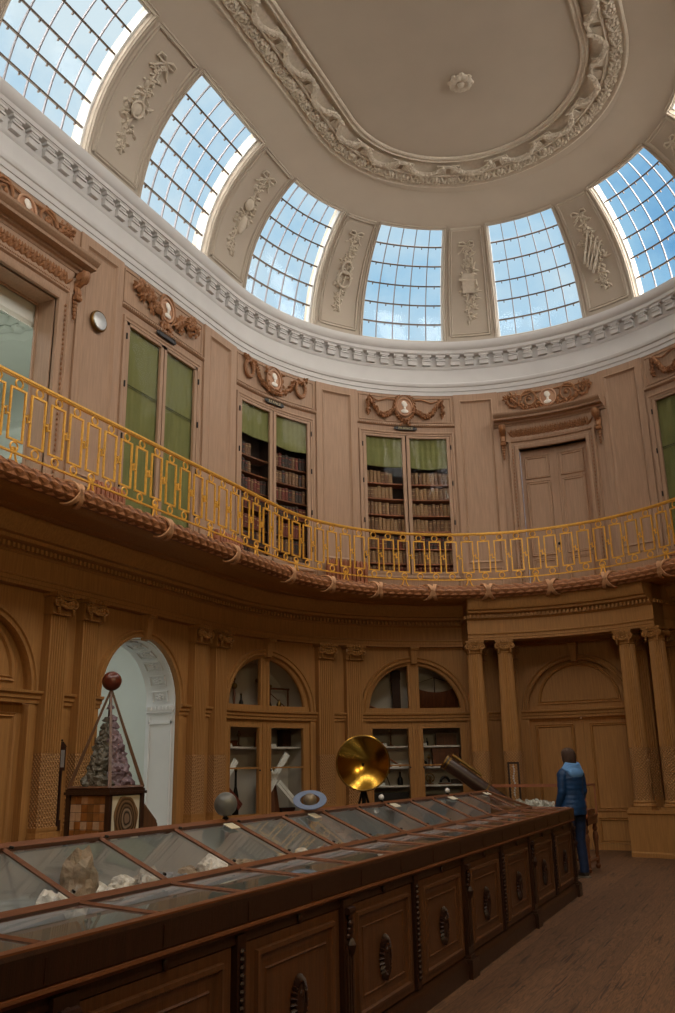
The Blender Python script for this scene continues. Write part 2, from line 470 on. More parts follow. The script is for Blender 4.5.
WUP0, WUP1 = 4.40, 8.66
LD = -.15                                    # depth of the lower wall
LZ1 = 3.60
def bay_edges(i):
    c, w = bayc(i), bayw(i); return c - w, c + w
floor_bm = MB(); N_ = 96
ring = [W(-Q - 2 * L0 - Q + (2 * (Q * 2 + 2 * L0)) * i / N_, -1.2, 0)[:2] for i in range(N_)]
floor_bm.add([(0, 0, 0)] + [(x, y, 0) for x, y in ring], [(0, 1 + i, 1 + (i + 1) % N_) for i in range(N_)])
floor_bm.add([(0, 0, -.15)] + [(x, y, -.15) for x, y in ring], [(0, 1 + i, 1 + (i + 1) % N_) for i in range(N_)])
struct(floor_bm.build('floor', 'floor_boards', smooth=False), 'worn wide pine floorboards of the oval room')

up, lo = MB(), MB()
SHOW = [-3, -2, -1, 0, 1, 2, 3, 4, 5]
BOOK = {-1, 1, 2, 3}
def addw(mb, sub, c):
    mb.add([W(c + p[0], p[1], p[2]) for p in sub.v], sub.f)
for i in range(-7, 9):
    c, w = bayc(i), bayw(i); b = MB()
    if i in BOOK: plate_hole(b, w, .9, WUP0, WUP1, 4.93, 7.745, 0, -.06)
    elif i == 0: plate_hole(b, w, .655, WUP0, WUP1, 4.47, 7.36, 0, -.16)
    elif i == 4: plate_hole(b, w, .67, WUP0, WUP1, 4.47, 7.41, 0, -.02)
    else: plate(b, -w, w, WUP0, WUP1, 0, 10)
    addw(up, b, c)
    b = MB()
    if i in (1, 2): plate_arch(b, w, .93, 0, LZ1, 2.37, LD, thick=LD - .1)
    elif i == 3: plate_arch(b, w, .88, 0, LZ1, 2.37, LD, thick=LD - .05)
    elif i in (0, 4, -1): plate_arch(b, w, .88, 0, LZ1, 2.37, LD, thick=LD - .09)
    else: plate(b, -w, w, 0, LZ1, LD, 10)
    addw(lo, b, c)
    e1 = bay_edges(i)[1]; n = i + 1 if i < 8 else -7
    e2 = bay_edges(n)[0] if i < 8 else e1 + .9
    b = MB(); plate(b, e1, e2, WUP0, WUP1, 0, 5); up.add([W(*p) for p in b.v], b.f)
    b = MB(); plate(b, e1, e2, 0, LZ1, LD, 5); lo.add([W(*p) for p in b.v], b.f)
struct(up.build('wall_upper', 'oak_upper', ang=20), 'upper storey oak panelling of the oval room')
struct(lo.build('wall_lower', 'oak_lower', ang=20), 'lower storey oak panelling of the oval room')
# outer shells so that the walls have thickness
# ------------------------------------------------------------------ white cornice
FULL0, FULL1 = -(S1 + Q), S1 + Q
cor = MB()
prof = [(0, 8.62), (.012, 8.62), (.012, 8.70), (.03, 8.705), (.03, 8.79), (.05, 8.80), (.065, 8.84), (.065, 8.865), (.03, 8.875), (.0, 8.90), (-.01, 9.19), (.01, 9.21), (.02, 9.235), (.02, 9.25), (.01, 9.26), (.01, 9.47), (.11, 9.48), (.12, 9.50), (.135, 9.50), (.135, 9.57), (.155, 9.585), (.18, 9.63), (.19, 9.70), (.19, 9.735), (.10, 9.765), (.02, 9.77)]
cor.band(prof, FULL0, FULL1, 190)
cor_o = struct(cor.build('trim_1', 'plaster_white', xf=lambda p: W(*p), ang=30), 'white plaster entablature running round under the clerestory windows')
mod = MB()
nm = round(2 * FULL1 / .2965); pm = 2 * FULL1 / nm
for k in range(nm):
    s = FULL0 + k * pm + .02
    m = MB(); m.box(-.085, .085, -.02, .075, 9.27, 9.37); m.box(-.09, .09, -.02, .10, 9.355, 9.385); m.box(-.065, .065, -.02, .095, 9.40, 9.47)
    m.box(-.1, .1, -.02, .11, 9.435, 9.475)
    mod.add([W(s + p[0], p[1], p[2]) for p in m.v], m.f)
mod.build('modillions', 'plaster_white', parent=cor_o, smooth=False)

# ------------------------------------------------------------------ clerestory cove, windows, stucco panels
COVE = [(.10, 9.765), (.13, 9.95), (.185, 10.2), (.255, 10.45), (.35, 10.68), (.47, 10.90), (.62, 11.12), (.80, 11.33), (1.0, 11.52), (1.12, 11.62), (1.3, 11.73), (1.52, 11.83), (1.76, 11.905), (2.02, 11.955)]
def covept(t):
    """arc-length parameter along the cove (metres)"""
    acc = 0
    for i in range(len(COVE) - 1):
        a, b = COVE[i], COVE[i + 1]; l = math.dist(a, b)
        if acc + l >= t or i == len(COVE) - 2:
            f = (t - acc) / l; return (a[0] + (b[0] - a[0]) * f, a[1] + (b[1] - a[1]) * f, ((b[1] - a[1]) / l, -(b[0] - a[0]) / l))
        acc += l
def CW(s, t, h):
    """point on the cove: h metres proud of it (towards the room)"""
    d, z, (nd, nz) = covept(t); return W(s, d + nd * h, z + nz * h)
COVELEN = sum(math.dist(COVE[i], COVE[i + 1]) for i in range(len(COVE) - 1))
WT0, WT1 = .03, 2.28                          # window bottom / top along the cove
WHW = [.87, .88, .90, .87, .865]
def whw(i):
    j = abs(i); j = j if j <= 4 else 8 - j; return WHW[j]
cove = MB()
def cgrid(s0, s1, t0, t1, ns, nt, h=0):
    vs = []; fs = []
    for i in range(ns + 1):
        for j in range(nt + 1): vs.append(CW(s0 + (s1 - s0) * i / ns, t0 + (t1 - t0) * j / nt, h))
    for i in range(ns):
        for j in range(nt): k = i * (nt + 1) + j; fs.append((k, k + 1, k + nt + 2, k + nt + 1))
    cove.add(vs, fs)
cgrid(FULL0, FULL1, WT1, COVELEN, 180, 8)
for i in range(-7, 9):
    c, h = bayc(i), whw(i)
    n = i + 1 if i < 8 else -7
    nc = bayc(n) if i < 8 else c + (c - bayc(7))
    cgrid(c + h, nc - whw(n), 0, WT1, 8, 24)
    cgrid(c - h, c + h, 0, WT0, 8, 1)
    # reveals through the thickness
    for path in ([(c - h, t0) for t0 in [WT0 + (WT1 - WT0) * k / 20 for k in range(21)]], [(c + h, WT0 + (WT1 - WT0) * k / 20) for k in range(21)], [(c - h + 2 * h * k / 8, WT1) for k in range(9)], [(c - h + 2 * h * k / 8, WT0) for k in range(9)]):
        vs = []; fs = []
        for s, t in path: vs += [CW(s, t, 0), CW(s, t, -.32)]
        for k in range(len(path) - 1): fs.append((2 * k, 2 * k + 1, 2 * k + 3, 2 * k + 2))
        cove.add(vs, fs)
struct(cove.build('ceiling_cove', 'plaster_cove', ang=25), 'plaster cove between the clerestory windows and the ceiling')
bpy.data.objects['ceiling_cove'].name = 'ceiling_1'
RA, RB, RZ = 2.577, 7.046, 11.955             # ornament ring, outer
IA, IB, IZ = 1.93, 6.316, 12.06
def RP(a, b, w):
    """stadium of half width a, half length b; w = turn 0..1"""
    l = b - a; per = 2 * pi * a + 4 * l; t = (w % 1) * per
    q = pi * a / 2
    if t < q: g = t / a; return (sin(g) * a, l + cos(g) * a), (sin(g), cos(g))
    t -= q
    if t < 2 * l: return (a, l - t), (1, 0)
    t -= 2 * l
    if t < 2 * q: g = pi / 2 + t / a; return (sin(g) * a, -l + cos(g) * a), (sin(g), cos(g))
    t -= 2 * q
    if t < 2 * l: return (-a, -l + t), (-1, 0)
    t -= 2 * l
    g = 1.5 * pi + t / a; return (sin(g) * a, l + cos(g) * a), (sin(g), cos(g))
def RW(w, off, z):
    (x, y), (nx, ny) = RP(2.25, 6.68, w); return (x + nx * off, y + ny * off, z)
ceil = MB()
nn = 200; vs = []; fs = []
for k in range(nn):
    w = k / nn
    s = None
    (x, y), (nx, ny) = RP(2.25, 6.68, w)
    vs += [(x + nx * .65, y + ny * .65, 11.962), (x + nx * .327, y + ny * .327, 11.955)]
for k in range(nn): k2 = (k + 1) % nn; fs.append((2 * k, 2 * k + 1, 2 * k2 + 1, 2 * k2))
ceil.add(vs, fs)
vs = [RW(k / nn, -.3, 12.08) for k in range(nn)]
ceil.add(vs, [tuple(range(nn))])
struct(ceil.build('ceiling_2', 'plaster_ceiling', ang=20), 'flat plaster ceiling inside the ornamental ring')
rg = MB(); prof = [(.37, 11.97), (.35, 11.93), (.32, 11.915), (.295, 11.93), (.275, 11.955), (.06, 11.97), (.045, 11.945), (.02, 11.945), (.005, 11.99), (-.22, 12.08), (-.235, 12.035), (-.262, 12.025), (-.275, 12.045), (-.30, 12.05), (-.33, 12.035), (-.35, 12.05), (-.355, 12.09)]
vs = []; fs = []; k_ = len(prof)
for k in range(nn):
    for o, z in prof: vs.append(RW(k / nn, o, z))
for k in range(nn):
    k2 = (k + 1) % nn
    for j in range(k_ - 1): fs.append((k * k_ + j, k * k_ + j + 1, k2 * k_ + j + 1, k2 * k_ + j))
rg.add(vs, fs)
ring_o = struct(rg.build('trim_2', 'plaster_relief', ang=30), 'oval stucco ring with festoons around the flat ceiling')
PER = 2 * pi * 2.25 + 4 * 4.43
ros = MB(); nr = 112
for k in range(nr):
    w = k / nr; c0 = RW(w, .168, 11.955)
    ros_l = MB()
    ros_l.lathe([(.0, -.05), (.03, -.045), (.045, -.02), (.075, -.05), (.1, -.025), (.112, .01)], n=32, cap=False, fl=.28, nf=8)
    ros_l.ball((0, 0, -.03), .02, 6, 4)
    ros.merge(ros_l, Matrix.Translation(c0))
    a, b = RW(w + .3 / nr, .085, 11.96), RW(w + .7 / nr, .25, 11.96); c, d = RW(w + .3 / nr, .25, 11.96), RW(w + .7 / nr, .085, 11.96)
    ros.tube([a, RW(w + .5 / nr, .168, 11.915), b], .02, 4); ros.tube([c, RW(w + .5 / nr, .168, 11.915), d], .02, 4)
ros.build('rosette_band', 'plaster_relief', parent=ring_o)
fes = MB(); dr = MB(); nf = 34
for k in range(nf):
    w0 = (k + .5) / nf
    pts = []
    for j in range(15):
        f = j / 14; w = w0 + (f - .5) * .78 / nf
        sag = -.20 + .21 * (1 - (2 * f - 1) ** 2)
        pts.append(Vector(RW(w, sag, 11.955)))
    for j in range(14):
        p = pts[j].lerp(pts[j + 1], .5)
        r = .03 + .012 * (1 - abs(j - 6.5) / 7)
        fes.tube([pts[j], pts[j + 1]], r * 1.1, 6)
        for q in range(3):
            fes.ball((p.x + rng.uniform(-.022, .022), p.y + rng.uniform(-.022, .022), p.z - rng.uniform(0, .025)), (r, r, r * .9), 6, 4)
    fes.tube([RW(w0 - .5 / nf + (j - 3) * .035 / nf, -.19 + .035 * abs(j - 3) / 3, 11.98) for j in range(7)], .03, 6)
    # drapery tails either side of the tie
    for sg in (-1, 1):
        for q in range(6):
            wq = w0 - .5 / nf + sg * (.07 + .032 * q) / nf
            dr.tube([RW(wq, -.19, 12.0), RW(wq, -.08, 11.985), RW(wq, .02 + .008 * (q % 2), 11.98)], [.018, .022, .022], 5)
fes.build('festoon', 'plaster_relief', parent=ring_o); dr.build('drapery', 'plaster_relief', parent=ring_o)
rs = MB()
for k in range(8):
    a = 2 * pi * k / 8
    rs.ball((0 + cos(a) * .12, 4.5 + sin(a) * .12, 12.045), (.075, .075, .04), 8, 5)
    rs.ball((0 + cos(a + .39) * .17, 4.5 + sin(a + .39) * .17, 12.06), (.05, .05, .03), 6, 4)
rs.ball((0, 4.5, 12.03), (.06, .06, .06), 10, 6)
tag(rs.build('ceiling_rosette', 'plaster_relief', loc=(0, 4.5, 12.06)), 'small stucco rosette on the plain flat ceiling inside the festoon ring', 'ornament')

# windows
for i in range(-7, 9):
    c, h = bayc(i), whw(i)
    vis = i in (-1, 0, 1, 2, 3, 4)
    root = sempty('window_%d' % (i + 8), W(c, 0, 10.3))
    fr = MB(); gl = MB(); tb = MB(); vb = MB()
    nrow, ncol = 6, 5
    def strip(mb, s0, s1, t0, t1, h0, h1, n):
        vs = []; fs = []
        for k in range(n + 1):
            f = k / n
            if abs(s1 - s0) > abs(t1 - t0):       # runs along s
                s = s0 + (s1 - s0) * f; q = [(s, t0, h0), (s, t0, h1), (s, t1, h1), (s, t1, h0)]
            else:
                t = t0 + (t1 - t0) * f; q = [(s0, t, h0), (s0, t, h1), (s1, t, h1), (s1, t, h0)]
            vs += [CW(*p) for p in q]
        for k in range(n):
            for j in range(4): fs.append((4 * k + j, 4 * k + (j + 1) % 4, 4 * k + 4 + (j + 1) % 4, 4 * k + 4 + j))
        fs += [(3, 2, 1, 0), (4 * n, 4 * n + 1, 4 * n + 2, 4 * n + 3)]
        mb.add(vs, fs)
    e = .035
    for s in (c - h, c + h - e): strip(fr, s, s + e, WT0, WT1, -.18, -.08, 18)
    strip(fr, c - h, c + h, WT0, WT0 + e, -.18, -.08, 8); strip(fr, c - h, c + h, WT1 - e, WT1, -.18, -.08, 8)
    for k in range(1, ncol):
        s = c - h + 2 * h * k / ncol; strip(vb, s - .009, s + .009, WT0, WT1, -.165, -.135, 18)
    for k in range(1, nrow):
        t = WT0 + (WT1 - WT0) * k / nrow
        strip(tb, c - h + .03, c + h - .03, t - .014, t + .014, -.13, -.10, 8)
        for j in range(ncol):
            s = c - h + 2 * h * (j + .5) / ncol
            strip(tb, s - .008, s + .008, t - .05, t - .01, -.135, -.105, 1)
    vs = []; fs = []
    for a in range(9):
        for b in range(19): vs.append(CW(c - h + 2 * h * a / 8, WT0 + (WT1 - WT0) * b / 18, -.15))
    for a in range(8):
        for b in range(18): k = a * 19 + b; fs.append((k, k + 1, k + 20, k + 19))
    gl.add(vs, fs)
    fr.build('window_frame', 'white_frame', parent=root, ang=30); tb.build('glazing_bars', 'bar_brown', parent=root, ang=30); vb.build('upright_bars', 'bar_grey', parent=root, ang=30)
    gl.build('window_glass', 'glass_window', parent=root, ang=60)
# thin architrave line round each window + stucco panels
cov = MB()
for i in range(-7, 9):
    c, h = bayc(i), whw(i)
    def cline(pts, w, hgt):
        for a, b in zip(pts, pts[1:]): pass
        mb = cov; vs = []; fs = []
        for k, (s, t) in enumerate(pts):
            p0 = pts[max(k - 1, 0)]; p1 = pts[min(k + 1, len(pts) - 1)]
            ds, dt = p1[0] - p0[0], p1[1] - p0[1]; l = math.hypot(ds, dt) or 1; nx, nt_ = -dt / l, ds / l
            for o, hh in ((-w, 0), (-w * .6, hgt), (w * .2, hgt * .5), (w * .6, hgt), (w, 0)): vs.append(CW(s + nx * o, t + nt_ * o, hh))
        for k in range(len(pts) - 1):
            for j in range(4): fs.append((5 * k + j, 5 * k + j + 1, 5 * k + 6 + j, 5 * k + 5 + j))
        mb.add(vs, fs)
    g = .045
    cline([(c - h - g, WT0 + (WT1 + g - WT0) * k / 20) for k in range(21)], .035, .03)
    cline([(c + h + g, WT0 + (WT1 + g - WT0) * k / 20) for k in range(21)], .035, .03)
    cline([(c - h - g + (2 * h + 2 * g) * k / 10, WT1 + g) for k in range(11)], .035, .03)
    n = i + 1
    if i < 8:
        m0, m1 = c + h, bayc(n) - whw(n); mc, mh = (m0 + m1) / 2, (m1 - m0) / 2 - .16
        for o, hh in ((0, .035),):
            a, b = mc - mh, mc + mh
            cline([(a, WT0 + .1 + (WT1 - WT0 - .1) * k / 20) for k in range(21)], .04, hh)
            cline([(b, WT0 + .1 + (WT1 - WT0 - .1) * k / 20) for k in range(21)], .04, hh)
            cline([(a + (b - a) * k / 6, WT1) for k in range(7)], .04, hh); cline([(a + (b - a) * k / 6, WT0 + .1) for k in range(7)], .04, hh)
struct(cov.build('trim_3', 'plaster_cove', ang=30), 'raised plaster mouldings around the clerestory windows and panels')

# stucco trophies in the clerestory panels (seven seen)
def trophy(i0, label, style, seed):
    r_ = random.Random(seed); c, n = bayc(i0), bayc(i0 + 1)
    mc = ((c + whw(i0)) + (n - whw(i0 + 1))) / 2
    mb = MB(); X = lambda p: CW(mc + p[0] * 1.25, 1.17 + p[2] * 1.08, p[1] * 1.3)
    def leaves(u, z, k, l, w, spread=pi * 2, base=0):
        for q in range(k): mb.leaf((u + r_.uniform(-.03, .03), 0, z + r_.uniform(-.03, .03)), base + r_.uniform(-.5, .5) * spread, l * r_.uniform(.6, 1.1), w, .035)
    # ribbon bow on top
    for sg in (-1, 1):
        mb.tube([(0, .02, .74), (sg * .07, .04, .80), (sg * .14, .03, .79), (sg * .15, .02, .73), (sg * .06, .03, .72), (0, .02, .74)], .016, 5)
        mb.tube([(0, .02, .73), (sg * .08, .03, .66), (sg * .12, .02, .60), (sg * .17, .02, .57)], .013, 5)
    for q in range(12):
        z = .68 - q * .115; ww = .06 + .1 * math.exp(-((z - .05) / .35) ** 2)
        leaves(r_.uniform(-ww, ww), z, 5, .12, .034); leaves(r_.uniform(-ww, ww), z - .05, 4, .12, .03)
        for b in range(3): mb.ball((r_.uniform(-ww, ww), .015, z + r_.uniform(-.05, .05)), (.022, .025, .022), 6, 4)
    mb.tube([(0.03 * sin(k), .01, .7 - k * .14) for k in range(11)], .018, 5)
    if style == 'medal':
        mb.tube([(cos(a) * .085, .05, -.02 + sin(a) * .115) for a in [2 * pi * k / 20 for k in range(20)]], .018, 6, closed=True)
        mb.ball((0, .03, -.02), (.075, .03, .1), 12, 6)
    elif style == 'shield':
        mb.box(-.12, .10, 0, .06, -.16, .2); mb.tube([(-.14, .05, .06), (.16, .07, .1)], .02, 6)
    elif style == 'swords':
        for q in range(4): mb.tube([(-.16 + q * .04, .04, .12 + q * .1), (.12 + q * .03, .05, -.34 + q * .07)], [.012, .03], 5)
        mb.box(-.1, .04, 0, .05, -.06, .14)
    elif style == 'wreath':
        for rr, zz in ((.09, .12), (.12, -.1)):
            mb.tube([(cos(a) * rr, .05, zz + sin(a) * rr * 1.25) for a in [2 * pi * k / 20 for k in range(20)]], .022, 6, closed=True)
    elif style == 'urn':
        mb.ball((.02, .03, .2), (.08, .05, .1), 10, 6); mb.ball((-.03, .03, -.15), (.07, .05, .16), 10, 6)
    o = mb.build('stucco_trophy', 'plaster_relief', loc=X((0, 0, 0)), xf=X)
    tag(o, label, 'relief', 'stucco trophies between the clerestory windows')
trophy(3, 'stucco trophy with an oval medal, first panel right of the topmost left clerestory window', 'medal', 1)
trophy(2, 'stucco trophy with shell and leaf clusters, second panel from the left between clerestory windows', 'urn', 2)
trophy(1, 'stucco trophy with two oval wreaths, panel left of the middle clerestory window', 'wreath', 3)
trophy(0, 'stucco trophy with a square tablet, panel right of the middle clerestory window', 'shield', 4)
trophy(-1, 'stucco trophy with crossed staffs, panel right of the window above the carved doorway', 'swords', 5)
trophy(-2, 'stucco trophy cut by the right edge of the photo, beside the rightmost clerestory window', 'urn', 6)

# ------------------------------------------------------------------ upper wall joinery
BEAD = [(-.03, 0), (-.025, .018), (-.008, .026), (.006, .012), (.02, .018), (.03, 0)]
trim = MB()
def tr(c, mb):
    trim.add([W(c + p[0], p[1], p[2]) for p in mb.v], mb.f)
PILC = [(BAYC[0] + 1.0 + BAYC[1] - 1.01) / 2]
for i in range(-4, 6):
    e1 = bay_edges(i)[1]; e2 = bay_edges(i + 1)[0]; c = (e1 + e2) / 2; hw = (e2 - e1) / 2
    m = MB()
    # pilaster strip proud of the bay fields
    for a, b in ((-hw, -.33), (.33, hw)): m.box(a, b, -.02, .035, 4.47, 8.62, 1)
    m.box(-.33, .33, -.02, .035, 8.49, 8.62, 3); m.box(-.33, .33, -.02, .035, 4.47, 5.12, 3)
    m.sweep(rectpath(-.30, .30, 5.16, 8.46), [(.03, .036), (.015, .045), (0, .03), (-.01, .012), (-.03, .002)], closed=True)
    m.sweep(rectpath(-.30, .30, 4.60, 5.02), [(.02, .034), (.01, .046), (-.01, .046), (-.02, .034)], closed=True)
    tr(c, m)
for i in (-3, -2, -1, 1, 2, 3, 5):
    c, w = bayc(i), bayw(i); m = MB()
    m.sweep(rectpath(-w + .06, w - .06, 8.04, 8.56), [(-.015, 0), (-.008, .014), (.008, .014), (.015, 0)], closed=True)
    m.band([(0, 7.93), (.03, 7.94), (.045, 7.955), (.045, 7.985), (.02, 7.995), (0, 8.0)], -w, w, 8)
    for k in range(46):
        u = -w + .02 + (2 * w - .04) * (k + .5) / 46
        m.ball((u, .045, 7.97), (.014, .016, .02), 6, 4)
    m.sweep(rectpath(-w + .07, w - .07, 4.58, 4.86), BEAD, closed=True)
    tr(c, m)
struct(trim.build('trim_4', 'oak_upper', ang=30), 'raised pilaster strips and mouldings of the upper oak panelling')

# ------------------------------------------------------------------ carved door frames of the upper storey
def leafy_frieze(mb, u0, u1, z0, z1, d, n, r_):
    for k in range(n):
        u = u0 + (u1 - u0) * (k + .5) / n; zc = (z0 + z1) / 2; h = (z1 - z0) / 2
        for a in (pi / 2, pi / 2 - .7, pi / 2 + .7): mb.leaf((u, d, z0 + .01), a, h * 1.9, h * .28, .035)
        mb.ball((u + (u1 - u0) / n / 2, d + .01, zc + h * .3), (h * .25, .03, h * .3), 6, 4)
        mb.leaf((u + (u1 - u0) / n / 2, d, z1), -pi / 2, h * 1.3, h * .25, .03)
def carved_frame(c, hw, top, parent, full=True):
    xf = bayxf(c); ft = top + .15
    f = MB()
    path = [(-hw - .0, 4.47)] + [(-hw, top)] + [(-hw + 2 * hw * k / 6, top) for k in range(1, 7)] + [(hw, 4.47)]
    f.sweep(path, [(0, -.16), (0, .05), (.03, .065), (.07, .065), (.085, .04), (.13, .045), (.15, .08), (.185, .085), (.2, .0)])
    f.box(-hw - .22, hw + .22, 0, .07, ft, ft + .33, 8)
    f.build('door_surround', 'oak_upper', parent=parent, xf=xf)
    co = MB(); z = ft + .33
    co.band([(0, z), (.08, z), (.10, z + .03), (.14, z + .045), (.15, z + .075), (.26, z + .085), (.27, z + .12), (.29, z + .13), (.33, z + .17), (.34, z + .2), (0, z + .23)], -1.1, 1.1, 10, caps=True)
    co.build('door_cornice', 'oak_upper', parent=parent, xf=xf, ang=25)
    fz = MB(); leafy_frieze(fz, -hw - .12, hw + .12, ft + .07, ft + .28, .07, 16, rng)
    for k in range(60):
        u = -hw - .14 + (2 * hw + .28) * (k + .5) / 60; fz.ball((u, .08, ft + .03), (.011, .016, .016), 5, 3)
    fz.build('carved_frieze', 'oak_carved', parent=parent, xf=xf)
    cn = MB()
    for sg in (-1, 1):
        u = sg * (hw + .285)
        cn.tube([(u, .05 + .15 * (1 - k / 10) ** 2 + .04 * sin(k), z - .02 - k * .035) for k in range(11)], [.075 - .003 * k for k in range(11)], 8, flat=.9)
        cn.tube([(u - .07, .16, z - .08), (u + .07, .16, z - .08)], .06, 10); cn.tube([(u - .05, .09, z - .36), (u + .05, .09, z - .36)], .04, 8)
        for q in range(5): cn.ball((u, .05, z - .42 - q * .055), (.045 - q * .006, .03, .032), 7, 5)
        for q in range(40): cn.ball((sg * (hw + .115), .06, 7.35 - q * .07), (.014, .016, .024), 5, 3)
    cn.build('console', 'oak_carved', parent=parent, xf=xf)
r = sempty('door_1', W(0, 0, 4.47), 'closed panelled oak double door of the gallery under a carved cornice', 'door')
carved_frame(0, .655, 7.36, r)
for sg in (-1, 1):
    dl = MB()
    a0, a1 = (0.004, .65) if sg > 0 else (-.65, -.004)
    dl.box(a0, a1, -.17, -.13, 4.47, 7.36, 5)
    for z0, z1 in ((6.79, 7.2), (5.25, 6.68), (4.62, 5.14)): dl.sweep(rectpath(a0 + .14, a1 - .1, z0, z1), [(-.03, -.13), (-.02, -.11), (0, -.118), (.02, -.105), (.03, -.13)], closed=True)
    dl.box(-.03 if sg > 0 else -.03, .03, -.14, -.105, 4.47, 7.36, 1) if sg > 0 else None
    leafo = dl.build('door_leaf', 'oak_upper', parent=r, xf=bayxf(0))
    if sg > 0:
        k = MB(); k.ball((.06, -.09, 5.42), .028, 10, 6); k.build('door_knob', 'iron_dark', parent=leafo, xf=bayxf(0))
r = sempty('door_2', W(11.86, 0, 4.47), 'open gallery doorway with carved oak surround at far left', 'door')
carved_frame(11.86, .67, 7.41, r)
jm = MB(); jm.sweep([(-.665, 4.47), (-.665, 7.405), (.665, 7.405), (.665, 4.47)], [(.03, -.02), (0, -.02), (-.012, -.02), (-.012, -.06), (0, -.07), (0, -.30), (-.02, -.31), (-.02, -.34), (.0, -.352), (.05, -.352)])
jm.build('door_lining', 'oak_upper', parent=r, xf=bayxf(11.86))

# white room behind the gallery doorway, white vestibule behind the arch below
wr = MB(); x0, x1, y0, y1, z0, z1 = -9.6, -4.915, -4.5, 4.5, 4.47, 8.6
wr.add([(x0, y0, z0), (x0, y1, z0), (x0, y1, z1), (x0, y0, z1)], [(0, 1, 2, 3)])
wr.add([(x0, y0, z0), (x1, y0, z0), (x1, y0, z1), (x0, y0, z1)], [(0, 1, 2, 3)]); wr.add([(x0, y1, z0), (x1, y1, z0), (x1, y1, z1), (x0, y1, z1)], [(0, 1, 2, 3)])
wr.add([(x0, y0, z1), (x1, y0, z1), (x1, y1, z1), (x0, y1, z1)], [(0, 1, 2, 3)])
wr.add([(x0, y0, z0), (x1, y0, z0), (x1, y1, z0), (x0, y1, z0)], [(0, 1, 2, 3)])
cy = W(11.86, 0, 0)[1]
for a, b in ((y0, cy - .67), (cy + .67, y1)): wr.add([(x1, a, z0), (x1, b, z0), (x1, b, z1), (x1, a, z1)], [(0, 1, 2, 3)])
wr.add([(x1, cy - .67, 7.405), (x1, cy + .67, 7.405), (x1, cy + .67, z1), (x1, cy - .67, z1)], [(0, 1, 2, 3)])
struct(wr.build('wall_side_room', 'white_room', smooth=False), 'white walls and ceiling of the room beyond the gallery doorway')
wc = MB()
def loop_band(prof):
    pts = [(x0, y0), (x0, y1), (x1, y1), (x1, y0)]; k = len(prof); vs = []; fs = []
    for (x, y), (sx, sy) in zip(pts, ((1, 1), (1, -1), (-1, -1), (-1, 1))): vs += [(x + sx * d, y + sy * d, z) for d, z in prof]
    for i in range(4):
        for j in range(k - 1): fs.append((i * k + j, i * k + j + 1, ((i + 1) % 4) * k + j + 1, ((i + 1) % 4) * k + j))
    wc.add(vs, fs)
loop_band([(0, 7.05), (.03, 7.06), (.05, 7.1), (.02, 7.14), (.02, 7.4), (.08, 7.43), (.1, 7.46), (.2, 7.52), (.26, 7.58), (.28, 7.64), (.05, 7.9), (.02, 8.6)])
for k in range(40):
    y = y0 + .1 + (y1 - y0 - .2) * k / 39
    wc.ball((x0 + .05, y, 7.27), (.05, .075, .09), 8, 5); wc.box(x0, x0 + .09, y - .04, y + .04, 7.415, 7.47)
wco = struct(wc.build('trim_5', 'white_room', ang=30), 'white stucco cornice of the room beyond the gallery doorway')
om = MB()
for cxx in (-7.3,):
    for cyy in (-1.6, .3, 2.2):
        om.lathe([(.9, 0), (.86, -.05), (.78, -.07), (.7, -.03), (.64, 0)], (cxx, cyy, 8.59), 24, cap=False, fl=.12, nf=12)
        for k in range(12):
            a = k * pi / 6; om.ball((cxx + cos(a) * .4, cyy + sin(a) * .4, 8.58), (.12, .12, .05), 6, 4)
        om.ball((cxx, cyy, 8.57), (.15, .15, .08), 10, 6)
om.build('ceiling_medallions', 'white_room', parent=wco)
# ------------------------------------------------------------------ lower entablature and gallery
ent = MB()
EP = [(LD, 3.555), (-.02, 3.56), (-.02, 3.60), (-.01, 3.603), (-.01, 3.65), (.005, 3.655), (.01, 3.675), (-.02, 3.685), (-.02, 3.915), (0, 3.925), (.01, 3.94), (.03, 3.945), (.03, 4.005), (.09, 4.015), (.15, 4.03), (.16, 4.07), (.22, 4.08), (.25, 4.12), (.30, 4.20), (.34, 4.28)]
ent.band(EP, FULL0, FULL1, 190)
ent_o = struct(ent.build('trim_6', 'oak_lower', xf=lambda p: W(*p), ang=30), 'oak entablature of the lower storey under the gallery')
dn = MB(); s = -9.0
while s < 15.5:
    m = MB(); m.box(-.02, .02, .02, .085, 3.95, 4.008); dn.add([W(s + p[0], p[1], p[2]) for p in m.v], m.f); s += .075
dn.build('dentils', 'oak_lower', parent=ent_o, smooth=False)

GD = 1.06                                     # gallery edge, metres in from the wall
gal = MB()
gal.band([(-.2, 4.44), (GD + .02, 4.44), (GD + .03, 4.30), (GD - .03, 4.27), (GD - .2, 4.26), (GD - .22, 4.285), (.5, 4.285), (.48, 4.27), (.36, 4.27), (.3, 4.3), (-.2, 4.3)], FULL0, FULL1, 190)
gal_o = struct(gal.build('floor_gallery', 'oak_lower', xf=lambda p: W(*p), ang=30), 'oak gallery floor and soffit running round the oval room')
gal_o.name = 'trim_7'
GR = R0 - GD
def arc2s(a):
    """arc length along the gallery edge -> wall parameter s"""
    q = GR * pi / 2
    return a * R0 / GR if abs(a) <= q else (Q + abs(a) - q) * (1 if a > 0 else -1)
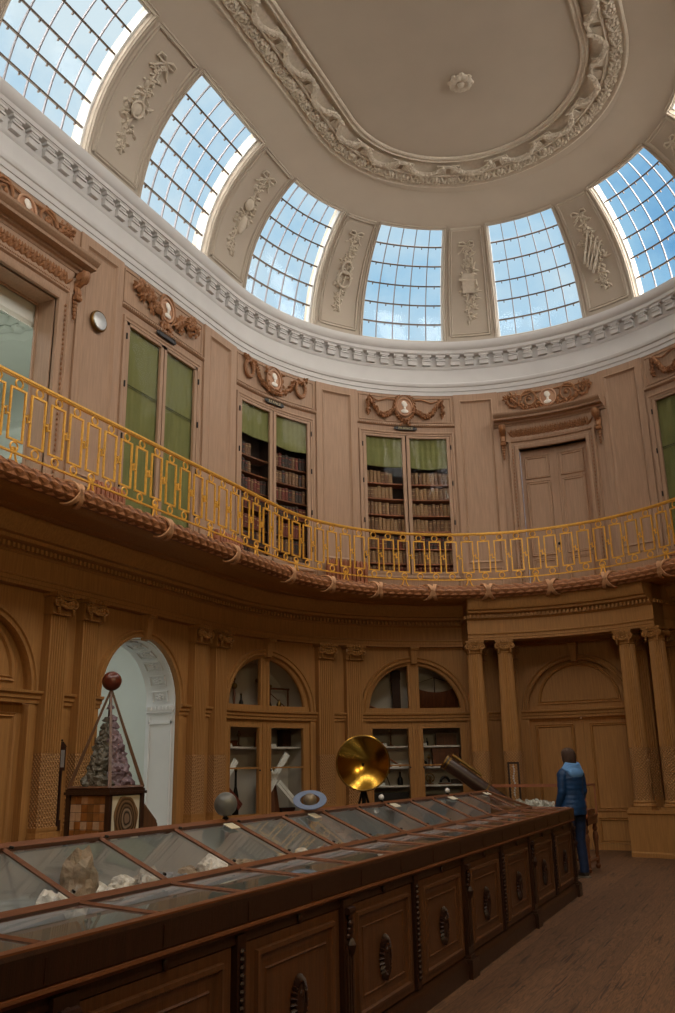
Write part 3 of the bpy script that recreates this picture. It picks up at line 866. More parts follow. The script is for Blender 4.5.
# bay leaf garland
gl = MB(); a = -6.0; rr = .095
gd = GD + .03; zc = 4.375
pts = []
a0, a1 = -4.2, 12.0
n = 200
gl.tube([W(arc2s(a0 + (a1 - a0) * k / n), gd, zc) for k in range(n + 1)], .104, 12)
garl = struct(gl.build('trim_8', 'oak_garland'), 'carved bay leaf garland moulding along the gallery edge')
lf = MB(); PITCH = .2935
rib = [-13.9, -10.4, -6.9, -3.3, .1, 3.9, 7.4, 10.95, 14.45, 18.0, 23.6, 29.0, 34.6, 40.1]
a = a0
while a < a1:
    s = arc2s(a); X = locxf(s, gd, zc)
    # leaves point away from ribbon, alternate rows
    for k in range(5):
        ang = -.6 * pi + k * .42 * pi + (.21 * pi if int(round((a - a0) / .085)) % 2 else 0)
        cy_, cz_ = cos(ang), sin(ang)
        if cy_ < -.3: continue
        r0 = .098
        vs = [(-.08, r0 * cy_, r0 * cz_), (.01, (r0 + .004) * cy_ - .036 * cz_, (r0 + .004) * cz_ + .036 * cy_), (.01, (r0 + .004) * cy_ + .036 * cz_, (r0 + .004) * cz_ - .036 * cy_), (.10, (r0 + .024) * cy_, (r0 + .024) * cz_), (0.01, (r0 + .024) * cy_, (r0 + .024) * cz_)]
        lf.add([X(p) for p in vs], [(0, 1, 4), (1, 3, 4), (3, 2, 4), (2, 0, 4)])
    a += .085
lf.build('bay_leaves', 'oak_leaf', parent=garl, smooth=False)
for q, p in enumerate(rib):
    s = arc2s((p + (.0 if p < 20 else 0)) * PITCH)
    m = MB()
    for sg in (-1, 1):
        vs = []; fs = []; n_ = 14
        for k in range(n_ + 1):
            t = -1.9 + 3.8 * k / n_; u0 = sg * (t / 1.9) * .10
            for du, rr_ in ((-.032, .124), (.032, .124), (.032, .144), (-.032, .144)): vs.append((u0 + du, rr_ * cos(t), rr_ * sin(t)))
        for k in range(n_):
            for j in range(4): fs.append((4 * k + j, 4 * k + (j + 1) % 4, 4 * k + 4 + (j + 1) % 4, 4 * k + 4 + j))
        m.add(vs, fs)
    m.build('ribbon_cross', 'oak_ribbon', parent=garl, xf=locxf(s, gd, zc), loc=W(s, gd, zc))

# ------------------------------------------------------------------ gilded railing (one thing, its panels are parts)
rail = thing('gallery_railing', 'gilded iron railing of rings and upright rectangles around the gallery', 'railing', W(6, GD, 4.44))
def sq(mb, s0, s1, z0, z1, d0, d1, n): mb.band([(d0, z0), (d1, z0), (d1, z1), (d0, z1)], s0, s1, n, closed=True, caps=True)
RA0, RA1 = -14, 44
def ringpos(i): return i if i <= 20 else (i + .05 * (i - 20) if i <= 30 else i + .5)
h = MB(); sq(h, arc2s(RA0 * PITCH), arc2s((RA1 + .5) * PITCH), 5.43, 5.455, GD - .028, GD + .028, 150); sq(h, arc2s(RA0 * PITCH), arc2s((RA1 + .5) * PITCH), 5.415, 5.432, GD - .018, GD + .018, 150)
h.build('handrail', 'gilt', parent=rail, xf=lambda p: W(*p))
h = MB(); sq(h, arc2s(RA0 * PITCH), arc2s((RA1 + .5) * PITCH), 4.592, 4.612, GD - .014, GD + .014, 150)
h.build('bottom_rail', 'gilt', parent=rail, xf=lambda p: W(*p))
pm_ = MB()
def ringm(mb, u, z, r): mb.tube([(u + cos(a) * r, 0, z + sin(a) * r) for a in [2 * pi * k / 14 for k in range(14)]], .011, 5, closed=True)
ringm(pm_, 0, 5.363, .05); ringm(pm_, 0, 4.665, .05)
b_ = .0105; hw = .1
zt, zb_ = 5.30, 4.735; zm0, zm1 = 4.985, 5.055
# outline notched half-way up: upper part narrower on one side, lower on the other, linked to the neighbour
for path in ([(-hw, zm1), (-hw, zt), (hw, zt), (hw, zm1)], [(-hw, zm0), (-hw, zb_), (hw, zb_), (hw, zm0)]):
    pm_.sweep(path, [(-b_, -b_), (b_, -b_), (b_, b_), (-b_, b_), (-b_, -b_)])
for sg in (-1, 1):
    pm_.box(sg * .1 - .007, sg * .1 + .007, -b_, b_, zm0 - .01, zm1 + .01)
    pm_.box(min(sg * .1, sg * .148), max(sg * .1, sg * .148), -b_, b_, zm0 - (.0 if sg > 0 else -.045), zm0 + (.018 if sg > 0 else .063))
    pm_.box(sg * .147 - .008, sg * .147 + .008, -b_, b_, zm0 - .012, zm1 + .012)
pan0 = None
for i in range(RA0, RA1):
    s = arc2s(ringpos(i) * PITCH)
    p = W(s, GD, 0); t = theta(s)
    if pan0 is None:
        pan0 = pm_.build('baluster_panel', 'gilt', parent=None); o = pan0
    else: o = pan0.copy(); COL.objects.link(o)
    o.parent = rail; o.location = Vector(p) - rail.location; o.rotation_euler = (0, 0, pi + t)
ft = MB()
for sg in (-1, 1):
    ft.tube([(sg * .012, 0, 4.66), (sg * .022, 0, 4.6), (sg * .03, 0, 4.55), (sg * .05, .005, 4.5), (sg * .075, .01, 4.475), (sg * .1, .012, 4.48)], .013, 5)
ft.box(-.03, .03, -.012, .012, 4.59, 4.62); f0 = None
for i in range(-11, 44, 4):
    s = arc2s(ringpos(i) * PITCH); p = W(s, GD, 0)
    if f0 is None: f0 = ft.build('railing_foot', 'gilt'); o = f0
    else: o = f0.copy(); COL.objects.link(o)
    o.parent = rail; o.location = Vector(p) - rail.location; o.rotation_euler = (0, 0, pi + theta(s))

# ------------------------------------------------------------------ lower wall joinery: archivolts, impost band, niches
ar = MB()
def ta(c, mb): ar.add([W(c + p[0], p[1], p[2]) for p in mb.v], mb.f)
ARCHP = [(-.012, LD - .02), (-.005, LD + .045), (.02, LD + .05), (.03, LD + .025), (.055, LD + .03), (.065, LD + .055), (.09, LD + .06), (.1, LD)]
for i in (-3, -2, -1, 0, 1, 2, 3, 4, 5):
    c, w = bayc(i), bayw(i); r = .93 if i in (1, 2) else .88
    m = MB()
    m.sweep([(-r, 2.37)] + arcpath(r, 2.37) + [(r, 2.37)], ARCHP, caps=False)
    # keystone
    z = 2.37 + r
    m.add([(-.055, LD, z - .05), (.055, LD, z - .05), (.085, LD, 3.555), (-.085, LD, 3.555), (-.045, LD + .1, z - .04), (.045, LD + .1, z - .04), (.07, LD + .14, 3.555), (-.07, LD + .14, 3.555)], [(0, 1, 2, 3), (4, 5, 6, 7), (0, 1, 5, 4), (1, 2, 6, 5), (2, 3, 7, 6), (3, 0, 4, 7)])
    m.tube([(-.08, LD + .15, 3.53), (.08, LD + .15, 3.53)], .03, 8)
    imp = [(LD, 2.22), (LD + .03, 2.225), (LD + .035, 2.27), (LD + .055, 2.28), (LD + .06, 2.32), (LD + .09, 2.34), (LD + .095, 2.37), (LD, 2.38)]
    if i in (1, 2, 0, 4, -1):
        m.band([(a - (.0), b) for a, b in imp], -w, w, 12)
    else:
        for sg in (-1, 1): m.band(imp, sg * w, sg * (r - .02), 2, caps=True)
    for sg in (-1, 1):                          # jamb fillets
        m.sweep([(sg * (r + .05), 0), (sg * (r + .05), 2.22)], [(-.05, LD), (-.05, LD + .02), (.05, LD + .02), (.05, LD)])
    ta(c, m)
for i in range(-3, 6):
    e1 = bay_edges(i)[1]; e2 = bay_edges(i + 1)[0]; c = (e1 + e2) / 2; m = MB(); hw = (e2 - e1) / 2
    m.band(imp, -hw, hw, 6); m.band([(LD, 0), (LD + .18, 0), (LD + .18, .62), (LD + .2, .64), (LD + .2, .7), (LD, .7)], -hw - .02, hw + .02, 6, caps=True)
    ta(c, m)
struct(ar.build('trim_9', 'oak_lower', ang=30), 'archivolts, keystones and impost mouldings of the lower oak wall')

# ionic capital, local (u,d,z): top at z=0, 0.2 high
def capital(col=False):
    m = MB(); w = .17 if not col else .165; dp = .05 if not col else .17
    m.box(-w, w, -dp, .1 if not col else dp, -.035, 0)
    m.box(-w + .02, w - .02, -dp, .085 if not col else dp - .015, -.05, -.03)
    faces = [1] if not col else [1, -1]
    for fy in faces:
        yb = (.085 if not col else .15) * fy
        for sg in (-1, 1):
            pts = []
            for k in range(22):
                a = k / 21 * 2.1 * 2 * pi; r = .062 * (1 - k / 24)
                pts.append((sg * (w - .045 + cos(a + pi / 2) * r * 1), yb, -.1 + sin(a + pi / 2) * r))
            m.tube(pts, [.014 - .0003 * k for k in range(22)], 5)
            if col and fy < 0: pass
            m.ball((sg * (w - .045), yb + .01 * fy, -.1), (.02, .02, .02), 6, 4)
            for q in range(3): m.ball((sg * (w - .06), yb, -.175 - q * .022), (.018 - q * .004, .018, .018), 6, 4)
        m.tube([(-w + .05, yb, -.052), (-.06, yb, -.058), (0, yb, -.065), (.06, yb, -.058), (w - .05, yb, -.052)], .016, 5)
        for k in range(5): m.ball((-.07 + k * .035, yb + .005 * fy, -.1 - .012 * (2 - abs(k - 2))), (.02, .022, .03), 6, 4)
        m.tube([(-.1, yb, -.12), (-.05, yb + .01 * fy, -.15), (0, yb + .015 * fy, -.16), (.05, yb + .01 * fy, -.15), (.1, yb, -.12)], .018, 5)
        for sx in (-.05, 0, .05): m.ball((sx, yb + .01 * fy, -.02), (.024, .024, .03), 6, 4)
    if col:
        for sg in (-1, 1): m.tube([(sg * (w - .045), -.15, -.1), (sg * (w - .045), 0, -.1), (sg * (w - .045), .15, -.1)], [.058, .035, .058], 10)
        m.lathe([(.13, -.23), (.14, -.215), (.13, -.2), (.135, -.15), (.15, -.12), (.12, -.06)], n=20)
    else: m.box(-.145, .145, -.05, .045, -.235, -.05); m.tube([(-.15, .05, -.225), (.15, .05, -.225)], .012, 6)
    return m
cap0 = None
def put(proto, parent, s, d, z):
    """copy of a shared part mesh under a parent, set on the wall at (s,d,z)"""
    o = proto.copy(); COL.objects.link(o); o.parent = parent
    o.location = Vector(W(s, d, z)) - parent.location; o.rotation_euler = (0, 0, pi + theta(s)); return o
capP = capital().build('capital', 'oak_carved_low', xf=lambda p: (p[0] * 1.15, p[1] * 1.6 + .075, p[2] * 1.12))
shP = MB(); z0, z1, z2 = .80, 1.66, 3.33
def pil_shaft(z0, z1, flute):
    m = MB(); hw0 = .155; prof = []; n = 7; y0 = .0; y1 = .125
    xs = [(-hw0, -.05), (-hw0, y1), (-hw0 + .012, y1)]
    for k in range(n):
        a = -hw0 + .016 + (2 * hw0 - .032) * k / n; b = -hw0 + .016 + (2 * hw0 - .032) * (k + 1) / n; w = (b - a)
        xs += [(a + w * .14, y1), (a + w * .28, y1 - (.018 if flute else .004)), (a + w * .72, y1 - (.018 if flute else .004)), (a + w * .86, y1)]
    xs += [(hw0 - .012, y1), (hw0, y1), (hw0, -.05)]
    vs = [(x, y, z0) for x, y in xs] + [(x, y, z1) for x, y in xs]; k = len(xs)
    m.add(vs, [(j, j + 1, k + j + 1, k + j) for j in range(k - 1)] + [tuple(range(k)), tuple(range(2 * k - 1, k - 1, -1))]); return m
shaftP = pil_shaft(1.66, 3.33, True).build('fluted_shaft', 'oak_lower', smooth=False)
latP = pil_shaft(.83, 1.66, False).build('lattice_shaft', 'oak_lattice', smooth=False)
bs = MB()
for z0_, z1_, g in ((.70, .735, .03), (.735, .775, .022), (.775, .80, .008), (.80, .835, .014)): bs.box(-.155 - g, .155 + g, -.05, .125 + g, z0_, z1_)
baseP = bs.build('pilaster_base', 'oak_lower', smooth=False)
for i, e in enumerate((-3, -2, -1, 0, 1, 2, 3, 4)):
    e1 = bay_edges(e)[1]; e2 = bay_edges(e + 1)[0]; c = (e1 + e2) / 2
    for sg in (-1, 1):
        s = c + sg * .285
        if e in (-1, 0): s = c + sg * .29
        r = sempty('trim_%d' % (20 + i * 2 + (sg > 0)), W(s, LD, .70), 'fluted oak pilaster with a carved scroll capital and latticed lower third')
        for pr, zz in ((shaftP, 0), (latP, 0), (baseP, 0)): put(pr, r, s, LD, 0)
        put(capP, r, s, LD, 3.555)
for o in (capP, shaftP, latP, baseP): bpy.data.objects.remove(o)

# ------------------------------------------------------------------ portico with four columns
por = MB()
PH, PF = 1.97, .78
PP = [(PF - .32, 3.56), (PF, 3.56), (PF, 3.60), (PF + .012, 3.605), (PF + .012, 3.655), (PF + .03, 3.66), (PF + .035, 3.68), (PF, 3.69), (PF, 3.915), (PF + .02, 3.925), (PF + .03, 3.94), (PF + .05, 3.945), (PF + .05, 4.005), (PF + .11, 4.015), (PF + .15, 4.03), (PF + .16, 4.07), (PF + .2, 4.08), (PF + .23, 4.13), (PF + .25, 4.27), (-.2, 4.275), (-.2, 3.56)]
por.band(PP[:-2] + [(PF - .32, 4.27)], -PH, PH, 26, closed=True, caps=True)
for sg in (-1, 1): por.box(sg * PH, sg * (PH - .32), -.15, PF - .02, 3.56, 4.27, 2)
por.box(-PH, PH, -.15, PF, 3.70, 3.73, 20)
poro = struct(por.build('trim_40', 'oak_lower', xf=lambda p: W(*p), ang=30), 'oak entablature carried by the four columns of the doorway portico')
d2 = MB(); s = -PH
while s <= PH:
    m = MB(); m.box(-.02, .02, PF + .04, PF + .10, 3.95, 4.008); d2.add([W(s + p[0], p[1], p[2]) for p in m.v], m.f); s += .088
for sg in (-1, 1):
    for k in range(9): m = MB(); m.box(sg * (PH + .0), sg * (PH + .05), .1 + k * .075, .14 + k * .075, 3.95, 4.008); d2.add([W(*p) for p in m.v], m.f)
d2.build('dentils', 'oak_lower', parent=poro, smooth=False)
for q, sg in enumerate((1, -1)):
    m = MB(); a, b = (.98, 2.12) if sg > 0 else (-2.12, -.98)
    m.band([(-.14, 0), (PF + .02, 0), (PF + .02, .06), (PF + .0, .08), (PF + .0, .63), (PF + .03, .65), (PF + .03, .7), (-.14, .7)], a, b, 6, closed=True, caps=True)
    struct(m.build('trim_%d' % (41 + q), 'oak_lower', xf=lambda p: W(*p), ang=25), 'plain oak pedestal block under the ' + ('left' if sg > 0 else 'right') + ' pair of portico columns')
cm = MB()
def fl_shaft(za, zb, ra, rb, fl, n=96):
    m = MB(); pr = [(ra + (rb - ra) * k / 6, za + (zb - za) * k / 6) for k in range(7)]; m.lathe(pr, n=n, fl=fl, nf=24); return m
colnames = ['left outer column of the portico, nearest the arched cabinet', 'left inner column of the portico, beside the closed door', 'right inner column of the portico, right of the person in blue', 'right outer column of the portico, rightmost full column']
meshes = None
for q, s in enumerate((1.83, 1.21, -1.24, -1.85)):
    d = .60; loc = W(s, d, .70)
    t = thing('portico_column', 'fluted oak ' + colnames[q], 'column', loc, pi + theta(s), 'columns of the doorway portico')
    if meshes is None:
        T = lambda p: W(s, d, 0)
        X = locxf(s, d, 0)
        a = fl_shaft(1.66, 3.35, .152, .128, .09).build('fluted_shaft', 'oak_lower', parent=t, xf=X, ang=60)
        b = fl_shaft(.84, 1.66, .155, .152, 0, 32).build('lattice_shaft', 'oak_lattice_round', parent=t, xf=X)
        m = MB(); m.box(-.19, .19, -.19, .19, .70, .74); m.lathe([(.185, .74), (.195, .76), (.185, .79), (.165, .8), (.175, .82), (.165, .84), (.15, .85)], n=32); c = m.build('column_base', 'oak_lower', parent=t, xf=X)
        m = capital(True); e = MB(); e.merge(m, Matrix.Translation((0, 0, 3.56))); f = e.build('capital', 'oak_carved_low', parent=t, xf=X)
        meshes = (a, b, c, f)
    else:
        for o in meshes:
            n_ = o.copy(); COL.objects.link(n_); n_.parent = t

# recessed doors and blind arches
def blind(i, name, label, two=True):
    c = bayc(i); dd = LD - .09; r = .88
    root = sempty(name, W(c, dd, 0), label, 'door'); xf = bayxf(c)
    pl = MB(); plate_pts = []
    us = [-r * cos(pi * k / 24) for k in range(25)]
    vs = []; fs = []
    for u in us: vs += [(u, dd, 2.3), (u, dd, 2.37 + sqrt(max(0, r * r - u * u)))]
    for k in range(24): fs.append((2 * k, 2 * k + 1, 2 * k + 3, 2 * k + 2))
    pl.add(vs, fs)
    rr = .68
    pl.sweep(arcpath(rr, 2.5) + [(rr - 2 * rr * k / 6, 2.5) for k in range(1, 6)], [(.03, dd), (.025, dd + .03), (0, dd + .015), (-.02, dd + .035), (-.035, dd)], closed=True)
    pl.build('tympanum', 'oak_lower', parent=root, xf=xf, ang=30)
    for sg in (-1, 1):
        m = MB(); a0, a1 = (.004, r) if sg > 0 else (-r, -.004)
        m.box(a0, a1, dd - .04, dd, 0.0, 2.24, 5)
        q0, q1 = a0 + (.15 if sg > 0 else .12), a1 - (.12 if sg > 0 else .15)
        for z0, z1 in ((.66, 2.09), (.13, .50)): m.sweep(rectpath(q0, q1, z0, z1), [(.03, dd), (.022, dd + .03), (0, dd + .012), (-.015, dd + .03), (-.03, dd)], closed=True)
        m.box(a0, a1, dd, dd + .025, .0, .1, 4)
        if sg > 0: m.box(-.03, .03, dd, dd + .02, .1, 2.2)
        m.build('door_leaf', 'oak_lower', parent=root, xf=xf, ang=30)
    return root
blind(0, 'door_3', 'closed panelled oak double door under the portico behind the person')
blind(4, 'door_4', 'closed oak double door with an arched tympanum at the far left edge')
blind(-1, 'door_5', 'oak panelled arch right of the portico')

# vestibule beyond the open arch
v = MB(); xf3 = bayxf(bayc(3)); ri = .84
v.sweep([(-ri, 0)] + arcpath(ri, 2.37, n=24) + [(ri, 0)], [(.02, LD - .04), (-.0, LD - .04), (0, -.70), (.1, -.70)], caps=False)
for sg in (-1, 1):
    v.band([(0, 0)], 0, 0, 0) if False else None
vo = struct(v.build('wall_arch_lining', 'white_frame', xf=xf3, ang=30), 'white painted coffered lining of the open archway')
vd = MB()
for sg in (-1, 1):
    vd.box(sg * ri, sg * (ri - .035), -.68, LD - .06, 2.26, 2.37)
    for k in range(8): vd.box(sg * (ri - .03), sg * (ri - .05), -.66 + k * .065, -.63 + k * .065, 2.30, 2.35)
    vd.box(sg * ri, sg * (ri - .02), -.64, -.62, .1, 2.2); vd.box(sg * ri, sg * (ri - .02), -.25, -.23, .1, 2.2); vd.box(sg * ri, sg * (ri - .02), -.64, -.23, 2.1, 2.14)
for k in range(11):
    a = pi * (k + .5) / 11; ca, sa = cos(a), sin(a)
    def P(t, y, h): rr = ri - h; aa = a + t / ri; return (cos(aa) * rr, y, 2.37 + sin(aa) * rr)
    for (t0, t1, y0_, y1_) in ((-.085, -.07, -.58, -.3), (.07, .085, -.58, -.3), (-.085, .085, -.58, -.565), (-.085, .085, -.315, -.3)):
        q = [P(t, y, h) for h in (0, .02) for t, y in ((t0, y0_), (t1, y0_), (t1, y1_), (t0, y1_))]
        vd.add(q, [(0, 1, 2, 3), (4, 5, 6, 7), (0, 1, 5, 4), (1, 2, 6, 5), (2, 3, 7, 6), (3, 0, 4, 7)])
    for j in range(6):
        b = j * pi / 3; vd.ball(P(cos(b) * .032, -.44 + sin(b) * .06, .01), (.022, .028, .022), 6, 4)
    vd.ball(P(0, -.44, .02), .02, 6, 4)
vd.build('coffer_rosettes', 'white_frame', parent=vo, xf=xf3)
cx_, cy_, _ = W(bayc(3), 0, 0)
vw = MB(); x0, x1, y0, y1, z1 = -8.6, -5.27, cy_ - 1.5, cy_ + 2.6, 4.2
vw.add([(x0, y0, 0), (x0, y1, 0), (x0, y1, z1), (x0, y0, z1)], [(0, 1, 2, 3)])
for y in (y0, y1): vw.add([(x0, y, 0), (x1, y, 0), (x1, y, z1), (x0, y, z1)], [(0, 1, 2, 3)])
vw.add([(x0, y0, z1), (x1, y0, z1), (x1, y1, z1), (x0, y1, z1)], [(0, 1, 2, 3)]); vw.add([(x0, y0, .001), (x1, y0, .001), (x1, y1, .001), (x0, y1, .001)], [(0, 1, 2, 3)])
struct(vw.build('wall_vestibule', 'white_room', smooth=False), 'pale plaster walls of the passage beyond the open arch')
# ------------------------------------------------------------------ carved cameo ornaments of the upper wall
def torus_pts(u, z, r, rz=None, d=.04, n=24): return [(u + cos(2 * pi * k / n) * r, d, z + sin(2 * pi * k / n) * (rz or r)) for k in range(n)]
def bust(m0, z=8.35):
    m = MB(); bust_(m, 0)
    m0.add([(p[0] * 1.3, p[1] + .012, z + p[2] * 1.3) for p in m.v], m.f)
def bust_(m, z):
    m.ball((0, .052, z + .035), (.038, .016, .052), 12, 8); m.ball((-.035, .05, z + .03), (.014, .01, .012), 6, 4)
    m.ball((.012, .05, z + .05), (.04, .016, .044), 10, 6); m.ball((.0, .05, z - .03), (.02, .014, .04), 8, 5)
    m.ball((.005, .05, z - .078), (.062, .014, .034), 12, 6)
def garland(m, pts, r, k, r_, leaf=.05):
    """thick leafy rope through pts (relief coordinates)"""
    P = [Vector(p) for p in pts]; n = len(P)
    m.tube(P, r * .85, 6); k = int(k * 1.6); leaf *= 1.35
    for i in range(n - 1):
        for q in range(k):
            f = r_.random(); p = P[i].lerp(P[i + 1], f); a = r_.uniform(0, 2 * pi)
            m.leaf((p.x, p.y + r * .3, p.z), a, leaf, leaf * .32, .045)
            if q % 2 == 0: m.ball((p.x + r_.uniform(-r, r) * .6, p.y + r * .6, p.z + r_.uniform(-r, r) * .6), (r * .45,) * 3, 6, 4)
def arcp(u, z, ru, rz, a0, a1, n, d=.03): return [(u + cos(a0 + (a1 - a0) * k / n) * ru, d, z + sin(a0 + (a1 - a0) * k / n) * rz) for k in range(n + 1)]
def scroll(m, u, z, sg, r=.1, r_=None, up=1):
    pts = []
    for k in range(26):
        a = k / 25 * 3.2 * pi; rr = r * (1 - k / 30); pts.append((u + sg * cos(a) * rr, .035, z + up * sin(a) * rr))
    m.tube(pts, [.026 - .0006 * k for k in range(26)], 6)
    for q in range(9):
        a = q / 8 * 2 * pi; m.leaf((u + cos(a) * r * .8, .03, z + sin(a) * r * .8), a + sg * .8, .075, .022, .03)
    m.ball((u, .05, z), (.032, .03, .032), 8, 5)
def cameo_ornament(i, style, label, seed):
    c = bayc(i); z = 8.35; r_ = random.Random(seed); xf = bayxf(c)
    t = thing('carved_ornament', label, 'ornament', W(c, 0, 8.3), 0, 'carved cameo ornaments under the white cornice')
    g = MB(); g.tube(torus_pts(0, z, .155, .185 if style != 'scroll' else .17), .02, 8, closed=True)
    g.ball((0, .02, z), (.15, .02, .18 if style != 'scroll' else .165), 20, 6)
    g.build('medallion', 'cameo_ground', parent=t, xf=xf)
    b = MB(); bust(b, z); b.build('portrait', 'cameo_white', parent=t, xf=xf)
    m = MB()
    if style in ('festoon', 'wreath', 'trophy'):
        m.tube(torus_pts(0, z, .19, .22), .02, 6, closed=True)
    if style == 'festoon':
        for k in range(26):
            a = 2 * pi * k / 26; m.leaf((cos(a) * .185, .03, z + sin(a) * .21), a + .9, .09, .028, .045)
        for sg in (-1, 1):
            garland(m, [(sg * .17, .04, z - .09)] + [(sg * (.22 + .52 * k / 8), .04, z - .04 - .21 * sin(pi * k / 8) + .17 * k / 8) for k in range(9)], .046, 6, r_)
            garland(m, [(sg * .76, .04, z + .12), (sg * .78, .04, z), (sg * .775, .04, z - .1), (sg * .77, .04, z - .17)], .035, 6, r_, .045)
            m.tube([(sg * .15, .04, z + .12), (sg * .35, .03, z + .14), (sg * .55, .04, z + .08), (sg * .74, .03, z + .13)], .016, 5)
            garland(m, [(sg * .1, .04, z - .2), (sg * .02, .05, z - .26), (sg * -.12, .04, z - .33)], .028, 4, r_)
    elif style == 'wreath':
        for sg in (-1, 1):
            m.tube(torus_pts(sg * .66, z + .0, .11, .125), .034, 6, closed=True)
            for k in range(14):
                a = 2 * pi * k / 14; m.leaf((sg * .66 + cos(a) * .095, .05, z + sin(a) * .105), a + 1.2, .05, .02, .03)
            garland(m, [(sg * .8, .04, z + .18), (sg * .68, .04, z + .12), (sg * .5, .04, z + .1), (sg * .42, .04, z - .02), (sg * .3, .04, z - .14), (sg * .12, .05, z - .2), (0, .05, z - .22)], .036, 6, r_)
            for q in range(7): m.leaf((sg * (.2 + r_.uniform(-.03, .06)), .04, z + r_.uniform(-.12, .14)), r_.uniform(0, 6), .08, .025, .04)
    elif style == 'trophy':
        for sg in (-1, 1):
            garland(m, [(sg * .8, .04, z + .02), (sg * .68, .05, z + .08), (sg * .56, .05, z - .0), (sg * .42, .05, z + .04), (sg * .3, .05, z - .06), (sg * .22, .05, z - .12)], .05, 8, r_, .075)
            scroll(m, sg * .62, z - .02, sg, .085)
            scroll(m, sg * .36, z - .1, -sg, .07)
            for q in range(8): m.leaf((sg * (.5 + r_.uniform(-.1, .25)), .05, z + r_.uniform(-.14, .1)), r_.uniform(0, 6), .1, .03, .045)
        scroll(m, -.07, z - .27, 1, .075); scroll(m, .07, z - .27, -1, .075)
        m.ball((0, .06, z - .24), (.05, .04, .05), 8, 5)
    else:
        for sg in (-1, 1):
            scroll(m, sg * .37, z + .02, sg, .175); scroll(m, sg * .70, z + .04, -sg, .13, up=-1)
            garland(m, [(sg * .15, .04, z - .08), (sg * .22, .05, z - .13), (sg * .3, .04, z - .15), (sg * .45, .04, z - .14), (sg * .58, .04, z - .06), (sg * .75, .04, z + .09), (sg * .86, .04, z + .08)], .025, 5, r_, .06)
            m.tube([(sg * .12, .03, z + .13), (sg * .3, .04, z + .14), (sg * .5, .03, z + .1), (sg * .7, .04, z + .13), (sg * .84, .03, z + .02)], .016, 5)
        for k in range(9): m.leaf((0, .03, z - .15), -pi / 2 + (k - 4) * .33, .07, .02, .03)
    m.v = [(p[0], p[1] * 1.05, min(8.6, z + (p[2] - z) * 1.2)) for p in m.v]
    m.build('foliage', 'oak_carved', parent=t, xf=xf)
cameo_ornament(4, 'scroll', 'carved scroll ornament with a white cameo above the open gallery doorway at far left', 11)
cameo_ornament(3, 'trophy', 'carved trophy ornament with a white cameo above the bookcase with two full green blinds', 12)
cameo_ornament(2, 'wreath', 'carved ornament with a wreath hanging on each side of a cameo', 13)
cameo_ornament(1, 'festoon', 'carved festoon ornament with a leaf-ringed cameo above the middle bookcase', 14)
cameo_ornament(0, 'scroll', 'carved scroll ornament with a cameo resting on the door cornice', 15)
cameo_ornament(-1, 'festoon', 'carved festoon ornament cut by the right edge of the photo', 16)

def plaque(i, label, txt=None, zz=7.885):
    c = bayc(i); t = thing('name_plaque', label, 'plaque', W(c, .05, zz), 0, 'dark plaques over the bookcases')
    m = MB(); m.box(-.2, .2, .035, .055, -.04 + zz, .04 + zz, 3); m.box(-.24, .24, .035, .052, -.022 + zz, .022 + zz, 3)
    m.sweep(rectpath(-.2, .2, zz - .035, zz + .035, 2), [(-.006, .055), (0, .062), (.006, .055)], closed=True)
    m.build('plaque_board', 'plaque_black', parent=t, xf=bayxf(c))
    if txt:
        cu = bpy.data.curves.new('lettering', 'FONT'); cu.body = txt; cu.size = .072; cu.align_x = 'CENTER'; cu.align_y = 'CENTER'; cu.extrude = .001
        cu.space_character = 1.15; cu.materials.append(MATS['plaque_ink'])
        o = bpy.data.objects.new('lettering', cu); COL.objects.link(o); o.parent = t
        o.location = Vector(W(c, .0585, zz)) - t.location; o.rotation_euler = (pi / 2, 0, theta(c))
        me = bpy.data.meshes.new_from_object(o); o2 = bpy.data.objects.new('lettering', me); COL.objects.link(o2); o2.parent = t
        o2.location = o.location; o2.rotation_euler = o.rotation_euler; bpy.data.objects.remove(o); o2.name = 'lettering'
plaque(2, 'dark plaque lettered FRANCE over the bookcase left of the middle one', 'FRANCE')
plaque(1, 'dark plaque lettered FRANCE under the cameo of the middle bookcase', 'FRANCE')
plaque(3, 'dark plaque between the carved trophy and the bookcase with full green blinds')

